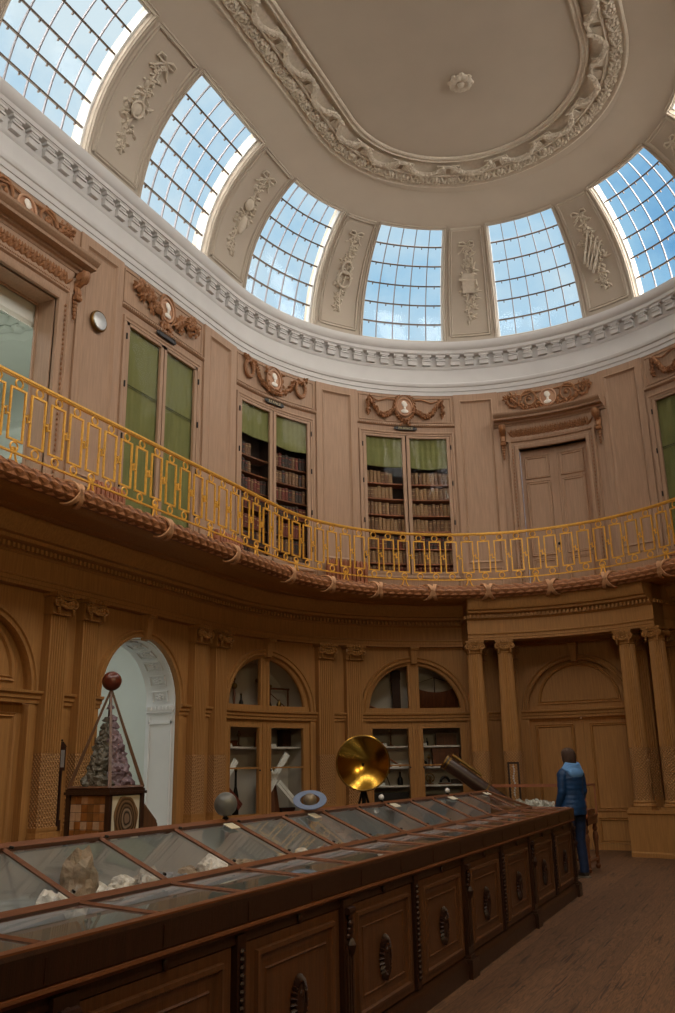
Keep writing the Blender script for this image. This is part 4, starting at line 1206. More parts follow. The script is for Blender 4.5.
# ------------------------------------------------------------------ bookcases set in the upper wall
def bookcase(i, label, blind, rod=False):
    c = bayc(i); xf = bayxf(c); t = thing('bookcase', label, 'bookcase', W(c, 0, 4.93), 0, 'glazed bookcases of the gallery')
    m = MB(); m.box(-.9, .9, -.36, -.34, 4.9, 7.76, 6)
    for a, b in ((-.9, -.88), (.88, .9)): m.box(a, b, -.36, -.06, 4.9, 7.76)
    m.box(-.9, .9, -.36, -.06, 7.745, 7.765, 6); m.box(-.9, .9, -.36, -.06, 4.9, 4.955, 6); m.box(-.012, .012, -.34, -.07, 4.95, 7.75)
    m.build('bookcase_body', 'case_inside', parent=t, xf=xf, smooth=False)
    f = MB()
    f.sweep(rectpath(-.9, .9, 4.92, 7.745), [(.08, 0), (.075, .03), (.05, .035), (.03, .02), (0, .02), (0, -.06)], closed=True)
    f.build('bookcase_frame', 'oak_upper', parent=t, xf=xf, ang=30)
    for sg in (-1, 1):
        a0, a1 = (.012, .89) if sg > 0 else (-.89, -.012)
        d = MB(); d.box(a0, a0 + .065, -.03, .015, 4.93, 7.74); d.box(a1 - .065, a1, -.03, .015, 4.93, 7.74)
        d.box(a0, a1, -.03, .015, 7.695, 7.74, 4); d.box(a0, a1, -.03, .015, 4.93, 4.98, 4)
        dl = d.build('bookcase_door', 'oak_upper', parent=t, xf=xf, smooth=False)
        g = MB(); plate(g, a0 + .06, a1 - .06, 4.975, 7.7, -.012, 4); g.build('door_glass', 'glass_door', parent=dl, xf=xf, smooth=False)
        for z in (7.5, 6.75, 5.95, 5.25):
            hg = MB(); u = a1 + .015 if sg > 0 else a0 - .015; hg.tube([(u, .028, z - .045), (u, .028, z + .045)], .014, 6); hg.build('hinge', 'iron_dark', parent=dl, xf=xf)
    if not blind == 'full':
        for z in (6.755, 6.44, 6.115, 5.795, 5.445, 5.15):
            s = MB(); s.box(-.88, .88, -.34, -.09, z - .014, z + .01, 6); s.build('shelf', 'red_wood' if i == 1 else 'mahogany_frame', parent=t, xf=xf, smooth=False)
    for sg in (-1, 1):
        b = MB(); a0, a1 = (.03, .865) if sg > 0 else (-.865, -.03)
        zb = 4.98 if blind == 'full' else (7.10 if i == 1 else 7.13)
        n = 26; nz = 2 if blind == 'full' else 9; vs = []; fs = []
        for a in range(n + 1):
            u = a0 + (a1 - a0) * a / n
            for q in range(nz + 1):
                z = 7.72 + (zb - 7.72) * q / nz
                dd = -.05 + .006 * sin(a * 1.9 + i) + .004 * sin(a * .7)
                if blind != 'full':
                    sag = .06 * (1 - (2 * a / n - 1) ** 2) * (q / nz)
                    z -= sag * (.3 + .5 * (sg < 0)) ; dd += .018 * (q % 2) * (q > 4) + .012 * (q == nz - 1)
                vs.append((u, dd, z))
        for a in range(n):
            for q in range(nz): k = a * (nz + 1) + q; fs.append((k, k + 1, k + nz + 2, k + nz + 1))
        b.add(vs, fs); b.tube([(a0, -.045, zb + .0), ((a0 + a1) / 2, -.045, zb - (.0 if blind == 'full' else .05 * (.3 + .5 * (sg < 0)))), (a1, -.045, zb)], .012, 6)
        bo = b.build('blind', 'blind_green', parent=t, xf=xf)
        if rod:
            q = MB(); q.tube([(a0, -.03, 6.80), (a1, -.03, 6.80)], .006, 5); q.tube([(a0, -.03, 6.77), (a1, -.03, 6.77)], .004, 5); q.build('curtain_rod', 'iron_dark', parent=bo, xf=xf)
    return t
bookcase(3, 'glazed bookcase with both doors fully covered by green blinds, left of the shelves of books', 'full', True)
bookcase(2, 'glazed bookcase with raised green blinds over dark red books, left of the middle one', 'part')
bookcase(1, 'middle glazed bookcase with raised green blinds over rows of tan books', 'part')
bookcase(-1, 'glazed bookcase with full green blinds cut by the right edge of the photo', 'full', True)

# books, each one an object sharing a few meshes
def book_mesh(m0, w, h, lab):
    m = MB(); hh = h; n = 6
    # rounded spine, boards and page block
    vs = []; 
    prof = [(-w / 2, -.15), (-w / 2, -.01)] + [(-w / 2 + w * k / n, -.01 + .012 * sin(pi * k / n)) for k in range(1, n)] + [(w / 2, -.01), (w / 2, -.15)]
    k = len(prof)
    for z in (0, hh): vs += [(x, y, z) for x, y in prof]
    m.add(vs, [(j, (j + 1) % k, k + (j + 1) % k, k + j) for j in range(k)] + [tuple(range(k)), tuple(range(2 * k - 1, k - 1, -1))])
    for z in (.12, .3, .5, .7, .88):
        m.tube([(-w * .46, -.005, hh * z), (-w * .2, .003, hh * z), (w * .2, .003, hh * z), (w * .46, -.005, hh * z)], .0035, 4)
    m.box(-w * .4, w * .4, -.005, .0045, hh * .73, hh * .81, 1, 1)
    if lab: m.box(-w * .4, w * .4, -.005, .0045, hh * .36, hh * .42, 1, 1)
    me = m.build('book', [m0, 'book_gold' if m0 != 'book_dark' else 'book_red'], smooth=False)
    return me
protos = {k: [book_mesh(k, w, h, q % 2) for q, (w, h) in enumerate(((.052, .25), (.058, .235), (.048, .26)))] for k in ('book_brown', 'book_tan', 'book_red', 'book_dark')}
def fill_books(i, mix, skip, group_name, nper):
    c = bayc(i); shelves = [6.765, 6.45, 6.125, 5.805, 5.455, 5.16, 4.965]; names = ['top', 'second', 'third', 'fourth', 'fifth', 'sixth', 'lowest']
    desc = {'book_brown': 'brown', 'book_tan': 'tan', 'book_red': 'dull red', 'book_dark': 'dark'}
    for si, z in enumerate(shelves):
        hmax = (.27 if si < 6 else .155)
        for sg in (1, -1):
            u0, u1 = (.03, .87) if sg > 0 else (-.87, -.03); n = nper; side = 'left' if sg > 0 else 'right'
            for k in range(n):
                f = (k + .5) / n
                if (si, side, ) in skip and (f < skip[(si, side)] if True else 0): continue
                kind = rng.choice(mix[si % len(mix)]); pr = protos[kind][rng.randrange(3)]
                o = pr.copy(); COL.objects.link(o)
                u = u0 + (u1 - u0) * f
                s = c + u; o.location = W(s, -.125, z); o.rotation_euler = (0, 0, pi + theta(s))
                sc = (u1 - u0) / n / .055 * .96; hs = rng.uniform(.92, 1.03) * hmax / .27
                o.scale = (sc, 1, hs)
                o['category'] = 'book'; o['group'] = '%s books on the %s shelf, %s side, of the %s' % (desc[kind], names[si], side, group_name)
                o['label'] = '%s old book, %s shelf, %s half of the %s' % (desc[kind], names[si], side, group_name)
fill_books(1, [['book_tan', 'book_tan', 'book_brown'], ['book_tan', 'book_brown'], ['book_tan', 'book_tan', 'book_brown'], ['book_brown', 'book_tan'], ['book_red', 'book_dark', 'book_brown'], ['book_brown', 'book_tan'], ['book_red', 'book_brown']], {(0, 'left'): .28, (1, 'left'): .28}, 'middle bookcase', 11)
fill_books(2, [['book_dark', 'book_brown', 'book_red'], ['book_dark', 'book_brown'], ['book_red', 'book_dark', 'book_brown'], ['book_dark', 'book_red'], ['book_red', 'book_dark'], ['book_brown', 'book_dark'], ['book_dark', 'book_brown']], {(0, 'left'): .5, (1, 'left'): .5}, 'bookcase left of the middle one', 11)
for l in protos.values():
    for o in l: bpy.data.objects.remove(o)

# dial on the pilaster left of the full green blinds, radiators on the gallery
t = thing('wall_dial', 'round silvery dial fixed to the oak pilaster beside the open gallery doorway', 'dial', W(10.42, .035, 7.43), pi + theta(10.42))
X = locxf(10.42, 0, 7.43)
def disc(r0, pr, n=32):
    m = MB(); vs = []; fs = []
    for r, y in pr:
        for j in range(n): a = 2 * pi * j / n; vs.append((cos(a) * r, y, sin(a) * r))
    k = len(pr)
    for i in range(k - 1):
        for j in range(n): fs.append((i * n + j, i * n + (j + 1) % n, (i + 1) * n + (j + 1) % n, (i + 1) * n + j))
    fs += [tuple(range(n)), tuple((k - 1) * n + j for j in range(n))]; m.add(vs, fs); return m
disc(0, [(.15, .02), (.153, .06), (.14, .075), (.13, .065)]).build('dial_rim', 'brass_old', parent=t, xf=X)
m = disc(0, [(.14, .055), (.125, .08), (.07, .09), (.01, .095)]); m.build('dial_face', 'dial_silver', parent=t, xf=X)
def radiator(s, n, label):
    t = thing('radiator', label, 'radiator', W(s, .18, 4.44), pi + theta(s), 'ribbed radiators on the gallery floor'); X = locxf(s, .18, 0)
    for k in range(n):
        u = (k - (n - 1) / 2) * .085
        m = MB(); m.tube([(u, 0, 4.5), (u, 0, 4.55), (u, 0, 5.04), (u, 0, 5.09)], [.025, .04, .04, .02], 8, flat=1.6); m.build('radiator_rib', 'red_wood', parent=t, xf=X)
    m = MB(); w = n * .0425 - .03; m.tube([(-w, 0, 4.56), (w, 0, 4.56)], .022, 6); m.tube([(-w, 0, 5.03), (w, 0, 5.03)], .022, 6)
    for sg in (-1, 1): m.box(sg * w - .02, sg * w + .02, -.05, .05, 4.44, 4.52)
    m.build('radiator_pipe', 'red_wood', parent=t, xf=X)
radiator(4.28, 10, 'reddish ribbed radiator behind the railing left of the middle bookcase')
radiator(7.25, 9, 'reddish ribbed radiator behind the railing right of the full green blinds')
radiator(10.2, 8, 'reddish ribbed radiator behind the railing left of the full green blinds')

# ------------------------------------------------------------------ arched cabinets of the lower wall
def arched_cabinet(i, label):
    c = bayc(i); xf = bayxf(c); t = thing('display_cabinet', label, 'cabinet', W(c, LD, 0), 0, 'arched glazed cabinets of the lower wall')
    b = MB(); D0 = -.85
    b.box(-.93, .93, D0 - .02, D0, .5, 3.35, 6)
    for sg in (-1, 1): b.box(sg * .93, sg * .95, D0, LD - .1, .5, 2.4)
    b.sweep(arcpath(.935, 2.37), [(0, D0), (0, LD - .09), (.02, LD - .09), (.02, D0)]); b.box(-.93, .93, D0, LD - .1, .5, .62, 6)
    b.build('cabinet_body', 'niche_back', parent=t, xf=xf, ang=30)
    f = MB(); d0, d1 = LD - .09, LD - .02
    f.sweep([(-.93, 2.40)] + arcpath(.93, 2.40) + [(.93, 2.40)], [(-.10, d0), (-.10, d1 - .02), (-.085, d1), (0, d1), (0, d0)])
    f.box(-.93, .93, d0, d1 + .0, 2.12, 2.27, 10); f.box(-.93, .93, d0, d1 + .01, 2.36, 2.46, 10)
    f.box(-.95, .95, d0, d1, .0, .68, 10)
    for z0, z1 in ((.1, .58),):
        for a, b2 in ((-.8, -.1), (.1, .8)): f.sweep(rectpath(a, b2, z0, z1), [(.02, d1), (0, d1 + .02), (-.02, d1)], closed=True)
    f.box(-.1, .1, d0, d1, .68, 3.26, 1)
    for q in (-.045, .045): f.box(q - .012, q + .012, d1, d1 + .015, .7, 3.2)
    for k in range(60):
        z = .75 + k * .0225 * 1.0
        f.ball((0, d1, z), (.014, .012, .009), 5, 3)
    for sg in (-1, 1): f.box(sg * .93, sg * .83, d0, d1, .62, 2.13)
    f.build('cabinet_frame', 'oak_lower', parent=t, xf=xf, ang=30)
    for sg in (-1, 1):
        a0, a1 = (.1, .83) if sg > 0 else (-.83, -.1)
        d = MB(); e = .03
        for p in ((a0, a0 + e), (a1 - e, a1)): d.box(p[0], p[1], d0 + .01, d1 + .012, .70, 2.13)
        d.box(a0, a1, d0 + .01, d1 + .012, 2.10, 2.13, 4); d.box(a0, a1, d0 + .01, d1 + .012, .70, .75, 4)
        d.box(a0, a1, d0 + .02, d1, 1.445, 1.47, 4)
        do = d.build('cabinet_door', 'oak_lower', parent=t, xf=xf, smooth=False)
        g = MB(); plate(g, a0 + .02, a1 - .02, .74, 2.11, d0 + .03, 4); g.build('door_glass', 'glass_door', parent=do, xf=xf, smooth=False)
        k = MB(); k.ball((a0 + .02 if sg > 0 else a1 - .02, d1 + .02, 1.42), .016, 8, 5); k.build('keyhole', 'iron_dark', parent=do, xf=xf)
        g = MB(); r = .84; n = 10; us = [a0 + (r - a0) * (1 - cos(pi / 2 * q / n)) if False else (a0 + (.8 - a0) * q / n) for q in range(n + 1)]
        if sg < 0: us = [-u for u in [.1 + .7 * q / n for q in range(n + 1)]]
        vs = []; fs = []
        for u in us: vs += [(u, d0 + .03, 2.44), (u, d0 + .03, 2.40 + sqrt(max(.0016, r * r - u * u)))]
        for q in range(n): fs.append((2 * q, 2 * q + 1, 2 * q + 3, 2 * q + 2))
        g.add(vs, fs); g.build('lunette_glass', 'glass_door', parent=t, xf=xf, smooth=False)
    for z in ((1.80,) if i == 2 else (1.80, 1.43, 1.11)):
        s = MB(); s.box(-.92, .92, D0, -.42, z - .03, z, 6); s.build('shelf', 'shelf_white', parent=t, xf=xf, smooth=False)
    s = MB(); s.box(-.93, .93, D0, -.30, 2.31, 2.40, 6); s.build('shelf', 'oak_lower', parent=t, xf=xf, smooth=False)
    return t
arched_cabinet(2, 'arched oak cabinet with crossed white vanes inside, beside the open archway')
arched_cabinet(1, 'arched oak cabinet with three white shelves, behind the brass mirror')

# instruments, built upright at the origin; x width, y depth, z height
def I_box(w=.22, h=.1, dd=.14, mat='instrument_wood'):
    def f(t):
        m = MB(); m.box(-w / 2, w / 2, -dd / 2, dd / 2, 0, h * .8); m.box(-w / 2 - .006, w / 2 + .006, -dd / 2 - .006, dd / 2 + .006, h * .78, h); m.box(-w / 2 - .008, w / 2 + .008, -dd / 2 - .008, dd / 2 + .008, 0, .015)
        m.build('box', mat, parent=t, smooth=False, xf=lambda p: tuple(world(t) @ Vector(p)))
    return f
def TX(t): M = world(t); return lambda p: tuple(M @ Vector(p))
def I_column(h=.26, r=.05):
    def f(t):
        m = MB(); m.lathe([(r, 0), (r, .015), (r * .3, .03), (r * .22, .06), (r * .3, h * .5), (r * .2, h * .55), (r * .2, h * .9), (r * .35, h * .93), (.002, h)], n=12); m.build('stand', 'instrument_wood', parent=t, xf=TX(t))
        m = MB(); m.ball((0, 0, h * .72), r * .6, 12, 8); m.build('brass_ball', 'brass_old', parent=t, xf=TX(t))
    return f
def I_wheel(r=.1):
    def f(t):
        m = MB(); m.box(-r * .7, r * .7, -.05, .05, 0, .02); m.box(-.012, .012, -.012, .012, .02, r * 1.2); m.build('stand', 'instrument_wood', parent=t, xf=TX(t), smooth=False)
        m = MB(); m.tube([(cos(a) * r, .02, r * 1.2 + .02 + sin(a) * r) for a in [2 * pi * k / 24 for k in range(24)]], .009, 6, closed=True)
        for k in range(4): a = k * pi / 4; m.tube([(cos(a) * r, .02, r * 1.2 + .02 + sin(a) * r), (-cos(a) * r, .02, r * 1.2 + .02 - sin(a) * r)], .005, 5)
        m.build('wheel', 'brass_old', parent=t, xf=TX(t))
    return f
def I_tripod(h=.3):
    def f(t):
        m = MB()
        for k in range(3): a = 2 * pi * k / 3 + .5; m.tube([(cos(a) * h * .3, sin(a) * h * .3, 0), (cos(a) * .015, sin(a) * .015, h * .7)], [.009, .013], 6)
        m.ball((0, 0, h * .72), .025, 8, 6); m.build('tripod', 'dark_wood', parent=t, xf=TX(t))
        m = MB(); m.tube([(-h * .3, 0, h * .78), (h * .3, 0, h * .95)], [.02, .026], 10); m.build('tube', 'brass_old', parent=t, xf=TX(t))
    return f
def I_frame(w=.22, h=.26):
    def f(t):
        m = MB()
        for x in (-w / 2, w / 2): m.tube([(x, 0, 0), (x, 0, h)], .012, 6)
        m.tube([(-w / 2 - .02, 0, h), (w / 2 + .02, 0, h)], .014, 6); m.box(-w / 2 - .03, w / 2 + .03, -.05, .05, 0, .025); m.tube([(-w / 2, 0, .03), (w / 2, 0, h * .8)], .008, 5); m.build('wooden_frame', 'instrument_wood', parent=t, xf=TX(t))
        m = MB(); m.lathe([(.0, .05), (.03, .06), (.036, .1), (.02, .13), (.01, .16)], n=10); m.build('pulley', 'brass_old', parent=t, xf=TX(t))
    return f
def I_bottle(h=.2, r=.03, mat='iron_dark'):
    def f(t):
        m = MB(); m.lathe([(r, 0), (r * 1.05, h * .1), (r, h * .5), (r * .4, h * .68), (r * .35, h * .95), (r * .5, h)], n=12); m.build('vessel', mat, parent=t, xf=TX(t))
        m = MB(); m.lathe([(r * .5, h), (r * .52, h * 1.05), (.002, h * 1.08)], n=10); m.build('stopper', 'brass_old', parent=t, xf=TX(t))
    return f
def I_horseshoe(r=.08):
    def f(t):
        m = MB(); m.tube([(cos(a) * r, 0, .03 + sin(a) * r * 1.2) for a in [pi * k / 12 for k in range(13)]], .022, 8); m.build('magnet', 'iron_dark', parent=t, xf=TX(t))
        m = MB(); m.box(-r * 1.5, r * 1.5, -.05, .05, 0, .022); m.build('base', 'instrument_wood', parent=t, xf=TX(t), smooth=False)
    return f
def I_ramp(w=.26, h=.14):
    def f(t):
        m = MB(); m.box(-w / 2, w / 2, -.04, .04, 0, .02); m.add([(-w / 2, -.03, .02), (-w / 2, .03, .02), (w / 2, -.03, h), (w / 2, .03, h), (w / 2, .03, h - .02), (w / 2, -.03, h - .02), (-w / 2 + .03, .03, .02), (-w / 2 + .03, -.03, .02)], [(0, 1, 3, 2), (1, 6, 4, 3), (0, 2, 5, 7), (2, 3, 4, 5), (7, 5, 4, 6)]); m.box(w / 2 - .02, w / 2, -.02, .02, .02, h - .01)
        m.build('inclined_board', 'red_wood', parent=t, xf=TX(t), smooth=False)
        m = MB(); m.ball((w * .2, 0, h * .85), .022, 10, 6); m.build('ball', 'brass_old', parent=t, xf=TX(t))
    return f
SH = {2.40: 'lunette shelf', 1.80: 'upper shelf', 1.43: 'middle shelf', 1.11: 'lower shelf', .62: 'cabinet floor'}
def inst(i, u, z, name, desc, cat, fn, d=-.55, rz=0):
    c = bayc(i); s = c + u; cab = 'cabinet by the archway' if i == 2 else 'cabinet behind the mirror'
    side = 'left' if u > 0 else 'right'
    t = thing(name, '%s, %s %s, %s' % (desc, SH[z], side, cab), cat, W(s, d, z), pi + theta(s) + rz, 'instruments in the arched cabinets')
    fn(t); k_ = 1.3 if z in (2.40, .62) else 1.12; t.scale = (k_, k_, k_); return t
def card(i, u, z, d=-.44):
    c = bayc(i); s = c + u; m = MB(); m.add([(-.06, 0, 0), (.06, 0, 0), (.06, -.02, .05), (-.06, -.02, .05), (-.06, -.023, .05), (.06, -.023, .05), (.06, -.04, 0), (-.06, -.04, 0)], [(0, 1, 2, 3), (2, 3, 4, 5), (4, 5, 6, 7)])
    cab = 'cabinet by the archway' if i == 2 else 'cabinet behind the mirror'
    o = m.build('label_card', 'paper_white', xf=locxf(s, d, z), loc=W(s, d, z), smooth=False)
    tag(o, 'small folded white card, %s %s, %s' % (SH[z], 'left' if u > 0 else 'right', cab), 'card', 'folded white cards in the arched cabinets')
# cabinet 2 (beside the arch)
inst(2, .62, 2.40, 'scale_frame', 'dark upright frame instrument', 'instrument', I_frame(.3, .42))
inst(2, .33, 2.40, 'brass_stand', 'tall slim brass stand', 'instrument', I_column(.42, .07))
inst(2, .18, 2.40, 'glass_vessel', 'small dark bottle', 'vessel', I_bottle(.2))
inst(2, -.28, 2.40, 'tripod_instrument', 'brass tube on a tripod', 'instrument', I_tripod(.42))
inst(2, -.58, 2.40, 'pulley_frame', 'wooden pulley frame', 'instrument', I_frame(.3, .3))
inst(2, .66, 1.80, 'air_pump', 'dark wheel instrument', 'instrument', I_wheel(.09)); inst(2, .42, 1.80, 'wooden_box', 'low wooden box', 'box', I_box(.2, .09)); inst(2, .22, 1.80, 'brass_stand', 'brass ball on a turned stand', 'instrument', I_column(.24))
inst(2, -.3, 1.80, 'ramp_instrument', 'inclined wooden ramp', 'instrument', I_ramp(.34, .22)); inst(2, -.68, 1.80, 'wooden_box', 'tall dark box', 'box', I_box(.16, .26, mat='dark_wood'))
card(2, .5, 1.80); card(2, -.4, 1.80)
inst(2, .64, .62, 'tall_tube', 'tall dark turned tube', 'instrument', I_bottle(.52, .05)); inst(2, .42, .62, 'glass_vessel', 'dark vessel with brass stopper', 'vessel', I_bottle(.3, .045)); inst(2, .27, .62, 'glass_vessel', 'narrow dark vessel', 'vessel', I_bottle(.62, .04))
inst(2, -.7, .62, 'wooden_box', 'low dark box', 'box', I_box(.2, .14, mat='dark_wood'))
# crossing white vanes
def vane(u0, z0, u1, z1, label, mat='paper_white', d=-.36, wd=.1):
    c = bayc(2); m = MB(); L_ = math.hypot(u1 - u0, z1 - z0); dx, dz = (u1 - u0) / L_, (z1 - z0) / L_
    w = wd / 2; vs = []
    for y in (0, .03):
        for a, b in ((0, -w), (L_, -w), (L_, w), (0, w)): vs.append((u0 + dx * a - dz * b, d + y, z0 + dz * a + dx * b))
    m.add(vs, [(0, 1, 2, 3), (4, 5, 6, 7), (0, 1, 5, 4), (1, 2, 6, 5), (2, 3, 7, 6), (3, 0, 4, 7)])
    m.tube([(u0, d + .035, z0), (u1, d + .035, z1)], .008, 4)
    o = m.build('model_vane', mat, xf=bayxf(c), loc=W(c + u0, d, z0), smooth=False)
    tag(o, label, 'instrument', 'vanes of windmill models in the cabinet beside the open archway')
vane(-.12, 1.62, -.34, 1.26, 'white model vane sloping down to the right behind the upper right pane')
vane(-.6, 1.68, -.32, 1.28, 'white model vane leaning to the upper right behind the upper right pane')
vane(-.14, .96, -.36, 1.28, 'white model vane leaning left to the floor behind the lower right pane')
vane(-.42, 1.22, -.76, .88, 'white model vane with dark edge sloping down to the lower right pane edge')
vane(.72, 1.25, .44, 1.58, 'white model vane behind the left door of the cabinet by the arch', d=-.38)
vane(.74, 1.2, .36, .86, 'dull red model vane sloping down behind the left door of the cabinet by the arch', 'book_red', -.36, .12)
inst(2, -.38, .62, 'windmill_model', 'small dark windmill model tower', 'model', lambda t: (MB().lathe([(.16, 0), (.12, .3), (.08, .55), (.06, .62), (.002, .7)], n=8).build('tower', 'instrument_wood', parent=t, xf=TX(t)), MB().ball((0, .1, .62), .03, 8, 6).build('hub', 'brass_old', parent=t, xf=TX(t))))
# cabinet 1 (behind the brass mirror)
inst(1, .62, 2.40, 'low_model', 'low dark model', 'model', I_ramp(.34, .14)); inst(1, .76, 2.40, 'glass_vessel', 'slim dark bottle', 'vessel', I_bottle(.24, .025)); inst(1, .22, 2.40, 'tall_tube', 'tall dark upright board', 'instrument', I_box(.12, .6, .05, 'dark_wood'))
def hull(t):
    m = MB(); n = 12; vs = []; fs = []
    for k in range(n + 1):
        x = -.34 + .68 * k / n; w = .1 * (1 - (2 * k / n - 1) ** 4); h = .28 + .1 * (2 * k / n - 1) ** 2
        vs += [(x, -w, h), (x, -w * .7, h * .35), (x, 0, .03), (x, w * .7, h * .35), (x, w, h)]
    for k in range(n):
        for j in range(4): fs.append((5 * k + j, 5 * k + j + 1, 5 * k + 6 + j, 5 * k + 5 + j))
    m.add(vs, fs); m.box(-.2, .2, -.05, .05, 0, .05); m.build('hull', 'instrument_wood', parent=t, xf=TX(t))
    m = MB(); m.tube([(0, 0, .25), (0, 0, .5)], .01, 5); m.tube([(-.32, 0, .4), (0, 0, .5), (.32, 0, .4)], .005, 4); m.build('rigging', 'dark_wood', parent=t, xf=TX(t))
inst(1, -.45, 2.40, 'boat_model', 'long curved boat-like wooden model', 'model', hull)
inst(1, .6, 1.80, 'wooden_box', 'low wooden box with a white card', 'box', I_box(.2, .07)); inst(1, .34, 1.80, 'brass_stand', 'slim turned stand', 'instrument', I_column(.3, .05)); card(1, .5, 1.80)
inst(1, -.6, 1.80, 'wooden_box', 'wide wooden box', 'box', I_box(.34, .2)); inst(1, -.28, 1.80, 'glass_vessel', 'small dark bottle', 'vessel', I_bottle(.12, .022)); card(1, -.2, 1.80)
inst(1, .36, 1.43, 'ramp_instrument', 'inclined red board with a ball', 'instrument', I_ramp(.34, .24)); card(1, .3, 1.43)
inst(1, -.58, 1.43, 'wooden_box', 'large wooden box', 'box', I_box(.44, .3)); inst(1, -.3, 1.43, 'brass_stand', 'small brass ball on a stand', 'instrument', I_column(.2, .045)); inst(1, -.2, 1.43, 'horseshoe_magnet', 'small dark horseshoe magnet', 'instrument', I_horseshoe(.05))
inst(1, .72, 1.11, 'wooden_box', 'brown box', 'box', I_box(.22, .2)); inst(1, .46, 1.11, 'tripod_instrument', 'little brass tube on a tripod', 'instrument', I_tripod(.26)); inst(1, .2, 1.11, 'glass_vessel', 'stout dark vessel', 'vessel', I_bottle(.2, .045))
inst(1, -.3, 1.11, 'wheel_instrument', 'little spoked wheel instrument', 'instrument', I_wheel(.07)); inst(1, -.55, 1.11, 'horseshoe_magnet', 'dark horseshoe magnet', 'instrument', I_horseshoe(.07)); inst(1, -.74, 1.11, 'wooden_box', 'low dark box', 'box', I_box(.16, .08, mat='dark_wood'))
inst(1, .4, .62, 'wooden_box', 'large black box', 'box', I_box(.5, .28, .2, 'plaque_black')); inst(1, .7, .62, 'brass_stand', 'brass ball on a tall stand', 'instrument', I_column(.36, .06)); inst(1, -.5, .62, 'wooden_box', 'wide dark box', 'box', I_box(.5, .24, .2, 'dark_wood'))
inst(1, -.3, .62, 'tall_tube', 'tall brown post instrument', 'instrument', I_bottle(.5, .035, 'instrument_wood')) if False else None
card(1, .55, 1.11)
# ================================================================== THE LONG GLAZED CASE
K = -.025
def CP(a, b, z): return (.99 + K * a - b, a + K * b, z)
cxf = lambda p: CP(*p)
A0, A1 = -6.88, 3.87
caseT = thing('display_case', 'long mahogany museum case with a sloping glazed top in the middle of the room', 'display case', CP(-1.3, .82, 0))
def cpart(m, name, mat, parent=None, ang=30, smooth=True): return m.build(name, mat, parent=parent or caseT, xf=cxf, ang=ang, smooth=smooth)
BD = 1.64
m = MB(); m.box(A0 + .06, A1 - .06, .08, BD - .08, .1, .74); m.box(A0 + .04, A1 - .04, .05, .09, .72, .76)
cpart(m, 'case_body', 'mahogany', smooth=False)
pl = MB()
def around(mb, prof, e=0):
    pts = [(A0 + e, e), (A1 - e, e), (A1 - e, BD - e), (A0 + e, BD - e)]; sg = [(-1, -1), (1, -1), (1, 1), (-1, 1)]; k = len(prof); vs = []; fs = []
    for (a, b), (sa, sb) in zip(pts, sg): vs += [(a + sa * o, b + sb * o, z) for o, z in prof]
    for i in range(4):
        for j in range(k - 1): fs.append((i * k + j, i * k + j + 1, ((i + 1) % 4) * k + j + 1, ((i + 1) % 4) * k + j))
    mb.add(vs, fs)
around(pl, [(-.1, 0), (.035, 0), (.035, .09), (.02, .12), (0, .135), (-.06, .14)], .045)
brk = [A1 - .08 - 2.125 * k for k in range(6)]
for a in brk: pl.box(a - .085, a + .085, -.02, .1, 0, .125); pl.box(a - .07, a + .07, -.005, .1, .12, .145)
cpart(pl, 'plinth', 'mahogany')
nz = MB(); around(nz, [(-.05, .775), (.0, .78), (.02, .788), (.032, .80), (.03, .812), (.015, .822), (-.03, .825)], .03); cpart(nz, 'case_moulding', 'mahogany_frame')
fa = MB(); around(fa, [(-.06, .82), (0, .82), (.002, .90), (.006, .915), (.0, .928), (-.05, .93)], .0)
fa.box(A0 + .02, A1 - .02, .03, .06, .74, .79); fa.box(A0 + .02, A1 - .02, BD - .06, BD - .03, .74, .79); fa.box(A1 - .06, A1 - .03, .05, BD - .05, .1, .79)
for k in range(17):
    a = A1 - .3 - k * .6; fa.box(a - .004, a + .004, -.004, .01, .825, .9)
for k in range(9):
    a = A1 - .6 - k * 1.2
cpart(fa, 'top_fascia', 'mahogany')
for a in brk:
    p = MB(); p.box(a - .06, a + .06, .012, .09, .14, .775)
    for q in (-.03, 0, .03): p.box(a + q - .008, a + q + .008, .002, .014, .2, .56)
    po = cpart(p, 'pilaster', 'mahogany', smooth=False)
    c = MB()
    for q in range(5): c.ball((a, .008 - .004 * (2 - abs(q - 2)), .6 + q * .03), (.032 - .003 * q % 3, .016, .02), 8, 5)
    c.tube([(a - .04, .002, .72), (a + .04, .002, .72)], .018, 8); c.leaf((a, 0, .6), -pi / 2, .1, .03, -.03)
    cpart(c, 'console', 'dark_wood', po)
em = MB()
for k in range(26):
    an = 2 * pi * k / 26; em.leaf((cos(an) * .03, 0, sin(an) * .06), an, .045, .016, -.02)
em.ball((0, -.004, 0), (.042, .014, .075), 10, 6); em.ball((0, -.012, .03), (.016, .014, .018), 8, 5)
for sg in (-1, 1):
    em.tube([(sg * .01, -.006, .05), (sg * .04, -.012, .03), (sg * .046, -.012, -.01), (sg * .03, -.01, -.05), (sg * .012, -.006, -.085)], .006, 5)
em.tube([(0, -.004, -.06), (0, -.012, -.08), (0, -.004, -.1)], .01, 5)
emb0 = None
